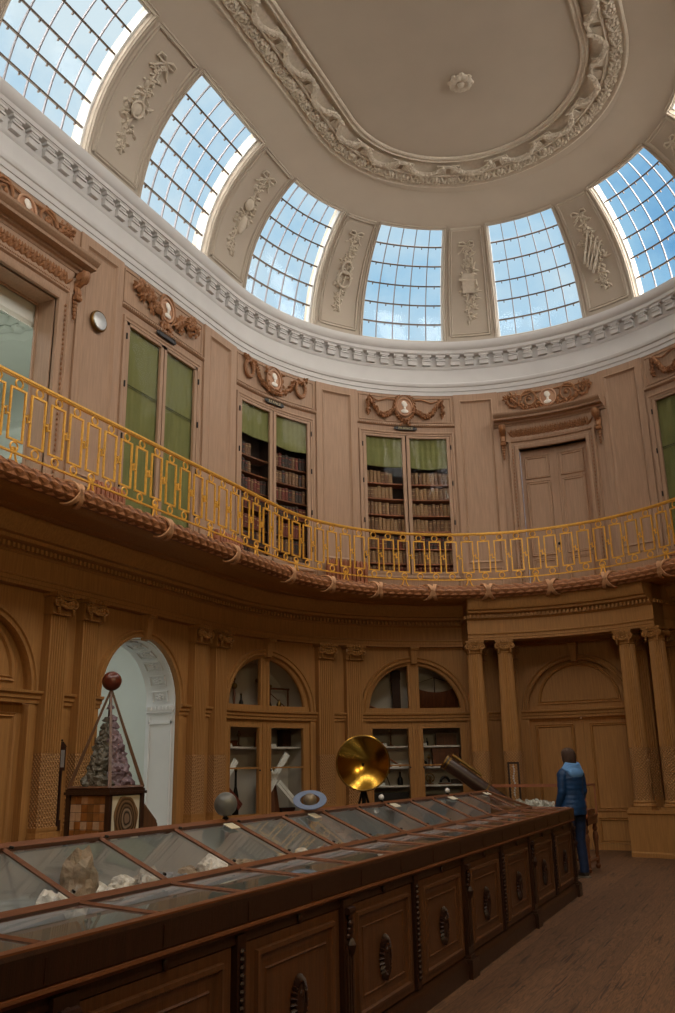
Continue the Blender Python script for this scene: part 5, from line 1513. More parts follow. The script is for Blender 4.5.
for k in range(5):
    for h_ in (0, 1):
        a = brk[k] - .531 - 1.062 * h_
        d = MB(); a0, a1 = a - .47, a + .47
        if h_ == 0: a1 -= .01
        d.box(a0, a1, .035, .08, .145, .735)
        d.sweep(rectpath(a0 + .10, a1 - .10, .215, .665, 1), [(.03, .035), (.025, .018), (.008, .016), (0, .028), (-.02, .034), (-.03, .034)], closed=True)
        d.sweep(rectpath(a0 + .165, a1 - .165, .275, .605, 1), [(.006, .035), (0, .028), (-.006, .035)], closed=True)
        do = cpart(d, 'case_door', 'mahogany_panel', ang=30)
        e = MB(); e.merge(em, Matrix.Translation((a, .028, .44)) if False else Matrix.Translation((a, .03, .41)) @ Matrix.Scale(1.15, 4)); cpart(e, 'carved_emblem', 'dark_wood', do)
        # fascia drawer with oval escutcheon
        e = MB(); e.ball((a, .022, .757), (.016, .01, .022), 10, 6); cpart(e, 'escutcheon', 'dark_wood', do)
    a = brk[k] - 1.062; s = MB(); s.box(a - .035, a + .035, .02, .07, .14, .775)
    for q in range(18): s.ball((a, .016, .2 + q * .03), (.018, .014, .015), 6, 4)
    cpart(s, 'bead_strip', 'dark_wood')
# glazed top
bed = MB(); bed.box(A0 + .04, A1 - .04, .04, BD - .04, .745, .755); bed.box(A0 + .5, A1 - .62, .815, .825, .755, 1.115); bed.box(A0 + .5, A1 - .5, .45, BD - .45, .755, .895); cpart(bed, 'case_bed', 'case_bed', smooth=False)
F0, M0, RG = (0.0, .925), (.42, .950), (.82, 1.135)
EM, ER = A1 - .32, A1 - .66
gt = MB(); gt2 = MB()
def quad(mb, pts): mb.add(pts, [(0, 1, 2, 3)] if len(pts) == 4 else [(0, 1, 2)])
for s_ in (0, 1):
    f = (lambda b: b) if s_ == 0 else (lambda b: BD - b)
    quad(gt, [(A0, f(0.02), .925), (A1, f(.02), .925), (EM, f(.42), .95), (A0 + .3, f(.42), .95)])
    quad(gt, [(A0 + .3, f(.42), .953), (EM, f(.42), .953), (ER, f(.82), 1.13), (A0 + .65, f(.82), 1.13)])
quad(gt, [(A1 - .02, .02, .925), (A1 - .02, BD - .02, .925), (EM, BD - .42, .95), (EM, .42, .95)])
gt.add([(EM, .42, .953), (EM, BD - .42, .953), (ER, .82, 1.13)], [(0, 1, 2)])
cpart(gt, 'case_glass', 'glass_case', smooth=False)
def bar(mb, p, q, w=.016, h=.014): mb.tube([p, q], w, 4, flat=.9)
fr = MB()
for s_ in (0, 1):
    f = (lambda b: b) if s_ == 0 else (lambda b: BD - b)
    fr.box(A0, A1, min(f(0), f(.045)), max(f(0), f(.045)), .915, .935)
    bar(fr, (A0 + .3, f(.42), .955), (EM, f(.42), .955), .018)
    bar(fr, (EM, f(.42), .955), (ER, f(.82), 1.135), .018); bar(fr, (EM, f(.42), .95), (A1 - .02, f(.03), .928), .014)
    k = -4.2 - 1.8
    while k < ER + .01:
        if k > A0 + .6: bar(fr, (k, f(.42), .957), (k, f(.82), 1.137), .0115)
        bar(fr, (k, f(.03), .927), (k, f(.42), .952), .009)
        k += .6
bar(fr, (A0 + .65, .82, 1.14), (ER, .82, 1.14), .018); bar(fr, (EM, .42, .955), (EM, BD - .42, .955), .02); fr.box(A1 - .04, A1, 0, BD, .915, .935)
cpart(fr, 'glazing_frame', 'mahogany_frame', ang=50)
tabs = MB(); k = -4.2
while k < 3.2:
    tabs.tube([(k + .02, .80, 1.142), (k + .03, .785, 1.138)], .006, 6); tabs.tube([(k + .02, .455, .985), (k + .03, .47, .988)], .006, 6); k += .6
cpart(tabs, 'sash_catches', 'iron_dark')

# planets along the ridge
def on_ridge(a): return CP(a, .82, 1.16)
def planet(a, r, name, label, mat, ring=None):
    x, y, z = on_ridge(a); t = thing(name, label, 'model planet', (x, y, z))
    m = MB(); m.ball((x, y, z + r + .01), r, 28, 18); m.build('sphere', mat, parent=t, ang=60)
    m = MB(); m.lathe([(.018, -.006), (.018, .004), (.008, .012), (.008, .02)], (x, y, z), 12); m.build('peg', 'iron_dark', parent=t)
    if ring:
        R_ = Matrix.Translation((x, y, z + r + .012)) @ Matrix.Rotation(rad(31), 4, Vector((.9, .43, 0))) ; m = MB(); n = 40; vs = []; fs = []
        for rr, h in ((ring[0], -.003), (ring[1], -.003), (ring[1], .003), (ring[0], .003)):
            for k in range(n): w = 2 * pi * k / n; vs.append(tuple(R_ @ Vector((cos(w) * rr, sin(w) * rr, h))))
        for j in range(4):
            for k in range(n): fs.append((j * n + k, j * n + (k + 1) % n, ((j + 1) % 4) * n + (k + 1) % n, ((j + 1) % 4) * n + k))
        m.add(vs, fs); m.build('ring', 'ring_blue', parent=t)
planet(-2.48, .067, 'planet_model', 'large plain grey sphere on the ridge of the glazed case', 'planet_grey')
planet(-1.38, .047, 'ringed_planet_model', 'small metallic sphere with a flat blue-grey ring on the ridge of the case', 'planet_brass', (.068, .115))
planet(-.06, .022, 'small_planet_model', 'tiny pale ball on the case ridge in front of the brass mirror', 'pearl')
planet(1.70, .024, 'small_planet_model', 'tiny pale ball on the case ridge below the telescope', 'pearl')
def on_slope(a, f): b = .82 - .4 * f; return (a, b, 1.152 - .18 * f)
def wcard(a, f, label, w=.085, h=.05):
    m = MB(); p = [(a - w / 2, 0), (a + w / 2, 0), (a + w / 2, 1), (a - w / 2, 1)]; vs = []
    for z in (0, .003):
        for x, q in p:
            s_ = on_slope(x, f + q * h / .4); vs.append(CP(s_[0], s_[1], s_[2] - .008 + z))
    m.add(vs, [(0, 1, 2, 3), (4, 5, 6, 7), (0, 1, 5, 4), (1, 2, 6, 5), (2, 3, 7, 6), (3, 0, 4, 7)]); c = CP(*on_slope(a, f))
    tag(m.build('label_card', 'paper_buff', loc=c, smooth=False), label, 'card', 'white cards lying on the sloping glass')
wcard(-4.42, .06, 'white card on the case glass at the left edge of the photo', .12, .06)
wcard(-2.50, .07, 'cream card on the case glass right under the large grey sphere', .10, .055)
wcard(-1.42, .07, 'cream card on the case glass under the ringed sphere', .11, .055)
wcard(.12, .06, 'white card on the case glass just right of the brass mirror stand', .14, .055)
wcard(1.72, .06, 'white card on the case glass beside the tiny ball below the telescope', .2, .055)
wcard(3.0, .05, 'white card at the far end of the case ridge', .2, .05)

# minerals on the bed of the case
def lump(name, pos, r, mat, label, seed, cat='mineral', spiky=0, sc=(1, 1, 1), n=1, group=None, parent=None, pname=None):
    rr = random.Random(seed); bm = bmesh.new()
    for q in range(n):
        b2 = bmesh.new(); bmesh.ops.create_icosphere(b2, subdivisions=3 if r > .05 else 2, radius=1)
        off = Vector((rr.uniform(-1, 1), rr.uniform(-1, 1), 0)) * (r * .8 if n > 1 else 0); rq = r * (rr.uniform(.45, .8) if n > 1 else 1); sd = rr.uniform(0, 99)
        for v in b2.verts:
            d_ = v.co.copy(); k = 1 + .35 * noise.noise(d_ * 1.6 + Vector((sd, 0, 0))) + .18 * noise.noise(d_ * 4.5 + Vector((0, sd, 0))) + spiky * abs(noise.noise(d_ * 9 + Vector((0, 0, sd))))
            v.co = Vector((d_.x * k * rq * sc[0], d_.y * k * rq * sc[1], max(-.3, d_.z) * k * rq * sc[2])) + off
        mz = min(v.co.z for v in b2.verts)
        for v in b2.verts: v.co.z -= mz
        me_ = bpy.data.meshes.new('t'); b2.to_mesh(me_); b2.free(); bm.from_mesh(me_); bpy.data.meshes.remove(me_)
    me = bpy.data.meshes.new(name); bm.to_mesh(me); bm.free(); me.materials.append(MATS[mat])
    if not spiky: me.polygons.foreach_set('use_smooth', [True] * len(me.polygons)); me.set_sharp_from_angle(angle=.6)
    o = bpy.data.objects.new(pname or name, me); COL.objects.link(o)
    if parent is not None: o.parent = parent; o.location = world_inv(parent) @ Vector(pos)
    else: o.location = pos; tag(o, label, cat, group)
    return o
MIN = [
 (-4.55, .60, .075, 'mineral_white', 'white crystal cluster under the leftmost glass pane', .6, 3, (1, 1, 1)),
 (-4.62, .42, .06, 'mineral_white', 'small snowy crystal heap in front in the leftmost glass pane', .6, 3, (1, 1, .8)),
 (-4.75, .62, .07, 'mineral_grey', 'grey crystal lump at the left edge of the photo', .5, 2, (1, 1, 1.3)),
 (-3.86, .60, .064, 'mineral_brown', 'tall pale conical mineral in the first full glass pane', .25, 1, (.9, .9, 1.9)),
 (-4.06, .56, .05, 'mineral_white', 'pale knobbly cluster left of the tall conical mineral', .3, 3, (1, 1, 1)),
 (-3.92, .46, .05, 'mineral_blue', 'bluish-white cluster in front of the tall conical mineral', .4, 3, (1, 1, .7)),
 (-3.72, .48, .045, 'mineral_white', 'pale crystals right of the tall conical mineral', .5, 2, (1, 1, .8)),
 (-3.34, .60, .06, 'mineral_grey', 'rounded grey mineral in the second full glass pane', .3, 3, (1, 1, 1)),
 (-3.28, .50, .045, 'mineral_blue', 'dark blue-grey spiky crystals in the second full glass pane', .7, 3, (1, 1, .9)),
 (-2.78, .60, .06, 'mineral_white', 'buff crystal cluster under the large grey sphere', .5, 4, (1.2, 1, 1)),
 (-2.62, .50, .055, 'mineral_brown', 'straw-coloured fibrous mineral right of the buff cluster', .5, 3, (1.3, 1, .9)),
 (-2.12, .52, .045, 'mineral_brown', 'low brown mineral in the pane between the two spheres', .4, 3, (1.3, 1, .6)),
 (-1.98, .48, .025, 'mineral_white', 'small white mineral right of the low brown one', .4, 1, (1, 1, .7)),
 (-1.66, .66, .035, 'mineral_white', 'white shell-like mineral at the back under the ringed sphere', .1, 1, (1.5, 1, .8)),
 (-1.62, .56, .035, 'mineral_brown', 'brown mineral in the middle of the pane under the ringed sphere', .3, 2, (1.3, 1, .7)),
 (-1.5, .50, .032, 'mineral_violet', 'pale violet crystal in the pane under the ringed sphere', .3, 1, (1.2, 1, .9)),
 (-1.42, .46, .03, 'mineral_grey', 'grey and white fragments in front of the violet crystal', .5, 3, (1.4, 1, .5)),
 (-1.02, .64, .035, 'mineral_brown', 'brown oblong mineral, first in a row right of the ringed sphere', .3, 2, (1.6, 1, .7)),
 (-.92, .58, .04, 'mineral_dark', 'dark mineral lump in the row right of the ringed sphere', .4, 2, (1.5, 1, .8)),
 (-.80, .53, .036, 'mineral_dark', 'dark knobbly mineral, last in the row right of the ringed sphere', .5, 2, (1.2, 1, .9)),
 (-.70, .48, .03, 'mineral_green', 'small greenish-brown mineral near the front frame', .5, 2, (1.4, 1, .5)),
 (-.36, .62, .04, 'mineral_brown', 'tan mineral in the pane below the brass mirror stand', .4, 3, (1.2, 1, .8)),
 (-.22, .52, .035, 'mineral_grey', 'grey-brown mineral in front of the tan one', .4, 2, (1.4, 1, .6)),
 (.28, .62, .04, 'mineral_brown', 'brown mineral in the pane right of the brass mirror', .4, 3, (1.2, 1, .7)),
 (-4.45, .86, .06, 'mineral_grey', 'grey crystal heap behind the white cluster, leftmost pane', .5, 3, (1.2, 1, .8)),
 (-3.66, .78, .05, 'mineral_white', 'whitish heap far right in the first full glass pane', .4, 4, (1.3, 1, .8)),
 (-3.42, .80, .055, 'mineral_white', 'pale rounded heap at the back of the second full pane', .3, 4, (1.3, 1, .9)),
 (-3.1, .62, .04, 'mineral_blue', 'bluish crystals at the right of the second full pane', .6, 3, (1.3, 1, .8)),
 (-2.9, .80, .05, 'mineral_brown', 'brownish heap at the back below the large grey sphere', .4, 4, (1.4, 1, .8)),
 (-1.86, .76, .035, 'mineral_grey', 'grey heap at the back between the two spheres', .4, 3, (1.4, 1, .7)),
 (-1.3, .70, .03, 'mineral_white', 'small white heap at the right below the ringed sphere', .4, 3, (1.4, 1, .7)),
 (-4.0, .24, .03, 'mineral_grey', 'grey flat mineral under the nearest low front pane', .4, 3, (1.6, 1, .5)),
 (-3.3, .24, .028, 'mineral_white', 'white fragments under the second low front pane', .5, 3, (1.6, 1, .5)),
 (-2.7, .22, .025, 'mineral_brown', 'brown fragments under the third low front pane', .5, 3, (1.6, 1, .5)),
 (-2.0, .24, .025, 'mineral_grey', 'grey fragments under the fourth low front pane', .5, 3, (1.6, 1, .5)),
 (-1.2, .24, .022, 'mineral_white', 'pale fragments under the fifth low front pane', .5, 2, (1.6, 1, .5)),
]
for q, (a, b, r, mat, lab, sp, n, sc_) in enumerate(MIN):
    lump('mineral', CP(a, (b if b < .4 else .60 + (b - .4) * .55), (.755 if b < .4 else .895)), r * (1.25 if a < -2.2 and b > .3 else 1.1), mat, lab, 100 + q, spiky=sp, n=n, sc=sc_, group='minerals inside the long glazed case')

# ------------------------------------------------------------------ pyramid cabinet
PYC = (-1.97, -.925); PRZ = .0
pyr = thing('pyramid_cabinet', 'pyramid-shaped glass cabinet of crystals on a square stone-tiled base before the open arch', 'cabinet', (PYC[0], PYC[1], 0), PRZ)
PX = TX(pyr); hb = .206; hl = .228; zl = 1.285; za = 2.10
m = MB(); m.box(-hb, hb, -hb, hb, .06, zl - .03); m.box(-hb - .02, hb + .02, -hb - .02, hb + .02, 0, .08)
m.box(-hl - .012, hl + .012, -hl - .012, hl + .012, zl - .03, zl - .008); m.box(-hl, hl, -hl, hl, zl - .008, zl + .012)
for sx in (-1, 1):
    for sy in (-1, 1): m.box(sx * hb - .02, sx * hb + .02, sy * hb - .02, sy * hb + .02, .08, zl - .03)
m.build('base', 'mahogany', parent=pyr, xf=PX, smooth=False)
t_ = MB(); t_.box(-hb + .02, hb - .02, -hb - .008, -hb + .01, .86, zl - .045); n = 6
m = MB()
for a in range(n):
    for b in range(6):
        u0 = -.178 + a * .0594; w0 = .855 + b * .0655
        m.box(u0 + .002, u0 + .0575, -hb - .012, -hb, w0 + .002, w0 + .063)
m.build('tile_panel', 'stone_tiles', parent=pyr, xf=PX, smooth=False)
m = MB(); m.box(hb, hb + .006, -hb + .025, hb - .025, .855, zl - .04); m.build('pale_panel', 'paper_buff', parent=pyr, xf=PX, smooth=False)
ag = MB(); n = 40; vs = []; fs = []
for rr, x in ((1, .006), (1, .018), (.6, .02), (.001, .02)):
    for k in range(n): a = 2 * pi * k / n; q = rr * (1 + .04 * sin(3 * a + 1) + .03 * sin(7 * a)); vs.append((hb + x, cos(a) * .145 * q, 1.06 + sin(a) * .18 * q))
for i in range(3):
    for k in range(n): fs.append((i * n + k, i * n + (k + 1) % n, (i + 1) * n + (k + 1) % n, (i + 1) * n + k))
ag.add(vs, fs); c = PX((hb + .02, 0, 1.06)); ag.build('agate_slice', 'agate', parent=pyr, xf=PX, loc=c, smooth=False)
m = MB(); q = .214
cor_ = [(-q, -q), (q, -q), (q, q), (-q, q)]
for x, y in cor_: m.tube([(x, y, zl + .02), (x * .02, y * .02, za)], [.02, .013], 4)
for k in range(4): m.tube([cor_[k] + (zl + .022,), cor_[(k + 1) % 4] + (zl + .022,)], .015, 4)
m.build('pyramid_frame', 'mahogany_panel', parent=pyr, xf=PX)
m = MB(); q = .22
for k in range(4):
    a, b = cor_[k], cor_[(k + 1) % 4]; m.add([(a[0] * .96, a[1] * .96, zl + .02), (b[0] * .96, b[1] * .96, zl + .02), (0, 0, za - .03)], [(0, 1, 2)])
m.build('pyramid_glass', 'glass_door', parent=pyr, xf=PX, smooth=False)
m = MB(); m.add([(-.2, 0.01, zl + .02), (.2, 0.01, zl + .02), (0, 0.01, za - .12)], [(0, 1, 2)]); 
m = MB(); m.ball((0, 0, za + .085), .083, 28, 18); m.lathe([(.012, 0), (.008, .02), (.014, .035)], (0, 0, za - .01), 10); m.build('finial_ball', 'ball_red', parent=pyr, xf=PX, ang=60)
rr = random.Random(5); q = 0
for k in range(10):
    f = k / 10; z = zl + .015 + f * .60; half = .175 * (1 - f) + .02
    for (sx, sy, mat) in ((-.25, -1, 'mineral_green'), (.45, -1, 'mineral_green'), (1, -.45, 'mineral_violet'), (1, .4, 'mineral_violet')):
        r = .088 * (1 - f * .62)
        p = PX((sx * half * .62, sy * half * .62, z)); lump('crystal', p, r, mat, '', 300 + q, spiky=.35, n=1, sc=(rr.uniform(.8, 1.1), rr.uniform(.8, 1.1), rr.uniform(.8, 1.1)), parent=pyr, pname='green_crystal' if mat == 'mineral_green' else 'amethyst_crystal'); q += 1
p = PX((0, 0, zl + .66)); lump('crystal', p, .03, 'mineral_violet', '', 399, spiky=.3, parent=pyr, pname='amethyst_crystal')

# ramp-like wooden steps behind the pyramid, barometer
st = thing('wooden_steps', 'low wooden steps with a sloping side beside the pyramid cabinet in the archway', 'steps', (-2.17, .02, 0), -.91)
X = TX(st); m = MB()
for k in range(6): m.box(-.25, .25, -.55 + .1 * k, -.55 + .1 * (k + 1), 0, 1.10 - .12 * k)
m.build('treads', 'mahogany', parent=st, xf=X, smooth=False)
for sx in (-1, 1):
    m = MB(); m.add([(sx * x_, y_, z_) for x_ in (.25, .29) for y_, z_ in ((-.57, 0), (-.57, 1.75), (.02, .98), (.02, 0))], [(0, 1, 2, 3), (4, 5, 6, 7), (0, 1, 5, 4), (1, 2, 6, 5), (2, 3, 7, 6), (3, 0, 4, 7)])
    m.build('side_board', 'mahogany_panel', parent=st, xf=X, smooth=False)
ba = thing('barometer', 'slim dark wooden stick barometer hanging between the two left pilasters', 'barometer', W(10.40, LD, .78), pi + theta(10.40)); X = locxf(10.40, LD, 0)
m = MB(); m.box(-.032, .032, 0, .035, .85, 1.5); m.box(-.05, .05, 0, .04, .78, .9); m.tube([(0, .03, .9), (0, .045, 1.5)], .012, 6); m.build('stick', 'dark_wood', parent=ba, xf=X)
m = MB(); m.box(-.055, .055, 0, .05, 1.46, 1.74); m.add([(-.065, 0, 1.74), (.065, 0, 1.74), (.065, .055, 1.74), (-.065, .055, 1.74), (0, 0, 1.80), (0, .055, 1.80)], [(0, 1, 2, 3), (0, 3, 5, 4), (1, 4, 5, 2), (0, 4, 1), (3, 2, 5)]); m.ball((0, .03, 1.815), .014, 8, 5); m.build('hood', 'dark_wood', parent=ba, xf=X)
m = MB(); m.box(-.03, .03, .05, .055, 1.5, 1.7); m.build('scale_plate', 'dial_silver', parent=ba, xf=X, smooth=False)

# ------------------------------------------------------------------ concave brass mirror on its stand
mp = Vector((-.951, 2.055, 1.475)); cd = (Vector(CAM) - mp).normalized(); cd.z += .0; cd.normalize()
mir = thing('brass_mirror', 'round concave polished brass mirror on a dark stand behind the glazed case', 'mirror', (mp.x, mp.y, 0))
zq = cd.to_track_quat('Z', 'Y').to_matrix().to_4x4(); MM = Matrix.Translation(mp) @ zq
m = MB(); rr_ = .285; pr = []
for k in range(17): r = rr_ * k / 16; pr.append((max(r, .0005), -.105 + .105 * (r / rr_) ** 2))
m.lathe(pr + [(rr_ + .006, .004), (rr_ + .012, 0), (rr_ + .004, -.006)] + [(max(r - .0, .0005) + .003, z - .008) for r, z in reversed(pr)], n=64, cap=False); m.build('dish', 'brass', parent=mir, xf=lambda p: tuple(MM @ Vector(p)), ang=60)
m = MB(); m.tube([(cos(a) * rr_, sin(a) * rr_, .002) for a in [2 * pi * k / 64 for k in range(64)]], .007, 6, closed=True); m.build('rim', 'brass_old', parent=mir, xf=lambda p: tuple(MM @ Vector(p)))
m = MB(); bx, by = mp.x - cd.x * .15, mp.y - cd.y * .15
m.tube([(bx, by, .35), (bx, by, 1.2), (bx, by, 1.3)], [.03, .022, .018], 10); m.tube([(bx, by, 1.3), tuple(mp - cd * .115)], .02, 8); m.ball((bx, by, 1.17), (.035, .035, .03), 10, 6); m.build('stem', 'iron_dark', parent=mir)
for k in range(3):
    a = pi * .62 + k * 2.094; m = MB(); m.tube([(bx + cos(a) * .02, by + sin(a) * .02, 1.18), (bx + cos(a) * .09, by + sin(a) * .09, .95), (bx + cos(a) * .2, by + sin(a) * .2, 0)], [.014, .014, .012], 6); m.build('leg', 'iron_dark', parent=mir)

# ------------------------------------------------------------------ telescope
p0 = Vector((-.80, 4.27, 1.49)); p1 = Vector((-.02, 4.53, .90)); ax = (p1 - p0).normalized()
tel = thing('telescope', 'large wooden tube telescope tilted upwards behind the far end of the case', 'telescope', (-.3, 4.45, 0)); side = ax.cross(Vector((0, 0, 1))).normalized(); upv = side.cross(ax).normalized()
m = MB(); m.tube([p0, p0.lerp(p1, .5), p1], .092, 8); m.build('tube', 'mahogany', parent=tel, ang=60)
m = MB()
for f in (0.005, .05, .62, .98): m.tube([p0.lerp(p1, f), p0.lerp(p1, f + .018)], .099, 16)
for w in (-.4, .4): m.tube([p0 + upv * .08 * cos(w) + side * .08 * sin(w), p1 + upv * .08 * cos(w) + side * .08 * sin(w)], .006, 4)
m.build('brass_bands', 'brass_old', parent=tel)
m = MB(); m.tube([p0 + upv * .125 + ax * .05, p0 + upv * .125 + ax * .5], .02, 10); m.tube([p0 + upv * .085 + ax * .12, p0 + upv * .125 + ax * .12], .008, 5); m.tube([p0 + upv * .085 + ax * .42, p0 + upv * .125 + ax * .42], .008, 5); m.build('finder', 'brass_old', parent=tel)
c = p0.lerp(p1, .62); m = MB(); m.lathe([(.22, 0), (.22, .04), (.06, .08), (.04, .3), (.06, .5), (.035, .7), (.05, c.z - .12), (.02, c.z - .07)], (c.x, c.y, 0), 14); m.build('pedestal', 'dark_wood', parent=tel)

# ------------------------------------------------------------------ glass-topped table at the door
tx0, tx1, ty0, ty1 = -.90, .635, 5.95, 6.68
tb_ = thing('display_table', 'glass-topped wooden display table on turned legs in front of the closed door', 'table', ((tx0 + tx1) / 2, (ty0 + ty1) / 2, 0))
lm = [(.018, 0), (.032, .02), (.036, .045), (.02, .07), (.028, .1), (.028, .16), (.02, .18), (.03, .2), (.024, .24), (.03, .34), (.042, .42), (.034, .48), (.02, .5), (.036, .52), (.036, .55), (.026, .56), (.03, .62)]
for x in (tx0 + .04, tx1 - .04):
    for y in (ty0 + .04, ty1 - .04):
        m = MB(); m.lathe(lm, (x, y, 0), 14); m.box(x - .03, x + .03, y - .03, y + .03, .60, .70); m.build('leg', 'mahogany_frame', parent=tb_)
m = MB(); m.box(tx0, tx1, ty0, ty0 + .02, .61, .70); m.box(tx0, tx1, ty1 - .02, ty1, .61, .70); m.box(tx0, tx0 + .02, ty0, ty1, .61, .70); m.box(tx1 - .02, tx1, ty0, ty1, .61, .70); m.box(tx0 - .01, tx1 + .01, ty0 - .01, ty1 + .01, .70, .725)
for y in (ty0 + .04, ty1 - .04): pass
for x in (tx0 + .04, tx1 - .04): m.box(x - .015, x + .015, ty0 + .04, ty1 - .04, .12, .15)
m.box(tx0 + .04, tx1 - .04, (ty0 + ty1) / 2 - .015, (ty0 + ty1) / 2 + .015, .12, .15); m.build('table_frame', 'mahogany_frame', parent=tb_, smooth=False)
m = MB(); e = .011
for x in (tx0, tx1):
    for y in (ty0, ty1): m.box(x - e, x + e, y - e, y + e, .72, 1.14)
for y in (ty0, ty1): m.box(tx0, tx1, y - e, y + e, 1.12, 1.145)
for x in (tx0, tx1): m.box(x - e, x + e, ty0, ty1, 1.12, 1.145)
m.build('glass_case_frame', 'red_wood', parent=tb_, smooth=False)
m = MB(); m.add([(tx0, ty0, .73), (tx1, ty0, .73), (tx1, ty0, 1.13), (tx0, ty0, 1.13)], [(0, 1, 2, 3)]); m.add([(tx0, ty1, .73), (tx1, ty1, .73), (tx1, ty1, 1.13), (tx0, ty1, 1.13)], [(0, 1, 2, 3)]); m.add([(tx0, ty0, .73), (tx0, ty1, .73), (tx0, ty1, 1.13), (tx0, ty0, 1.13)], [(0, 1, 2, 3)]); m.add([(tx1, ty0, .73), (tx1, ty1, .73), (tx1, ty1, 1.13), (tx1, ty0, 1.13)], [(0, 1, 2, 3)]); m.add([(tx0, ty0, 1.132), (tx1, ty0, 1.132), (tx1, ty1, 1.132), (tx0, ty1, 1.132)], [(0, 1, 2, 3)]); m.build('glass_case', 'glass_door', parent=tb_, smooth=False)
m = MB(); m.box(tx0 + .02, tx1 - .02, ty0 + .02, ty1 - .02, .725, .80); m.build('display_bed', 'instrument_wood', parent=tb_, smooth=False)
for k, x in enumerate((-.66, -.53, -.40, -.26, -.12, .02)):
    lump('silver_mineral', (x, 6.2, .80), .09, 'silver_rock', ['first', 'second', 'third', 'fourth', 'fifth', 'last'][k] + ' from the left of the glittering silver-white minerals in the glass table', 500 + k, spiky=.9, n=3, sc=(1, 1, 1.3), group='silvery minerals in the glass table')
fr_ = thing('framed_specimen', 'slim dark upright frame with a string of pale beads behind the glass table', 'frame', (-.62, 6.98, 0), .15); X = TX(fr_)
m = MB()
for x in (-.075, .075): m.box(x - .014, x + .014, -.02, .02, .3, 1.46)
m.box(-.089, .089, -.02, .02, 1.44, 1.47); m.box(-.089, .089, -.02, .02, .3, .34); m.box(-.02, .02, -.02, .02, .03, .3); m.box(-.14, .14, -.14, .14, 0, .04); m.build('frame', 'dark_wood', parent=fr_, xf=X, smooth=False)
m = MB()
for k in range(13): m.ball((.012 * sin(k), 0, 1.40 - k * .035), .013, 8, 6)
m.tube([(0, 0, 1.44), (0, 0, .94)], .003, 4); m.build('bead_string', 'pearl', parent=fr_, xf=X)

# ------------------------------------------------------------------ visitor
PZ = .95
per = thing('person', 'person in a blue quilted jacket and jeans, back turned, beyond the glazed case', 'person', (.565, 5.42, 0), PZ); X0_ = TX(per); X = lambda p: X0_((p[0] * .975, p[1] * .975, p[2] * .975))
bv = [(0, 0, .92), (0, -.01, 1.08), (0, -.02, 1.24), (0, -.01, 1.36), (0, .0, 1.43), (0, .02, 1.50), (0, .03, 1.585), (0, .025, 1.62)]
br = [(.13, .10), (.125, .09), (.14, .10), (.12, .08), (.052, .055), (.062, .07), (.078, .092), (.05, .06)]
be = [(i, i + 1) for i in range(7)]
def chain(start, pts, rs):
    p = start
    for q, r in zip(pts, rs): bv.append(q); br.append(r if isinstance(r, tuple) else (r, r)); be.append((p, len(bv) - 1)); p = len(bv) - 1
    return p
for sg in (-1, 1):
    chain(0, [(sg * .09, 0, .86), (sg * .095, .015, .48), (sg * .10, -.01, .09), (sg * .10, .10, .035)], [.082, .052, .036, .032])
    e = chain(3, [(sg * .15, -.01, 1.35), (sg * .19, -.02, 1.10), (sg * .17, .10, .89)], [.05, .04, .026])
    h = chain(e, [(sg * .165, .135, .835)], [(.034, .018)])
    for q in range(4):
        dx = (q - 1.5) * .019; l = (.062, .072, .068, .054)[q]
        chain(h, [(sg * .165 + dx * .35, .15 + dx * 1.0, .80), (sg * .155 + dx * .3, .155 + dx, .80 - l * .5), (sg * .14 + dx * .3, .155 + dx, .80 - l)], [.010, .009, .008])
    chain(e, [(sg * .14, .155, .86), (sg * .125, .175, .83)], [.012, .009])
chain(6, [(0, .115, 1.565), (0, .135, 1.55)], [.022, .012])
for sg in (-1, 1): chain(6, [(sg * .078, .02, 1.575)], [(.012, .022)])
me = bpy.data.meshes.new('body'); me.from_pydata([(x * .975, y * .975, z * .975) for x, y, z in bv], be, []); me.materials.append(MATS['skin'])
bo = bpy.data.objects.new('body', me); COL.objects.link(bo); bo.parent = per
sk = bo.modifiers.new('skin', 'SKIN'); sk.use_smooth_shade = True
for i, r in enumerate(br): me.skin_vertices[0].data[i].radius = r
me.skin_vertices[0].data[0].use_root = True
sb = bo.modifiers.new('sub', 'SUBSURF'); sb.levels = 1; sb.render_levels = 2
def loft(secs, n=24, quilt=0):
    m = MB(); vs = []; fs = []
    for cx_, cy_, z, rx, ry in secs:
        for j in range(n): a = 2 * pi * j / n; vs.append((cx_ + cos(a) * rx, cy_ + sin(a) * ry, z))
    for i in range(len(secs) - 1):
        for j in range(n): fs.append((i * n + j, i * n + (j + 1) % n, (i + 1) * n + (j + 1) % n, (i + 1) * n + j))
    m.add(vs, fs); return m
tor = [(0, 0, .80, .19, .15), (0, -.005, .90, .188, .152), (0, -.01, 1.0, .168, .138), (0, -.015, 1.08, .155, .125), (0, -.02, 1.18, .162, .13), (0, -.02, 1.28, .175, .135), (0, -.015, 1.35, .165, .12), (0, -.005, 1.40, .14, .10), (0, .005, 1.435, .085, .08), (0, .01, 1.47, .075, .075)]
secs = []
for i in range(len(tor) - 1):
    for q in range(6):
        f = q / 6; s0, s1 = tor[i], tor[i + 1]; z = s0[2] + (s1[2] - s0[2]) * f; bump = .007 * abs(sin(z * pi / .062)) if z < 1.40 else 0
        secs.append(tuple(s0[k] + (s1[k] - s0[k]) * f + (bump if k > 2 else 0) for k in range(5)))
jm = loft(secs)
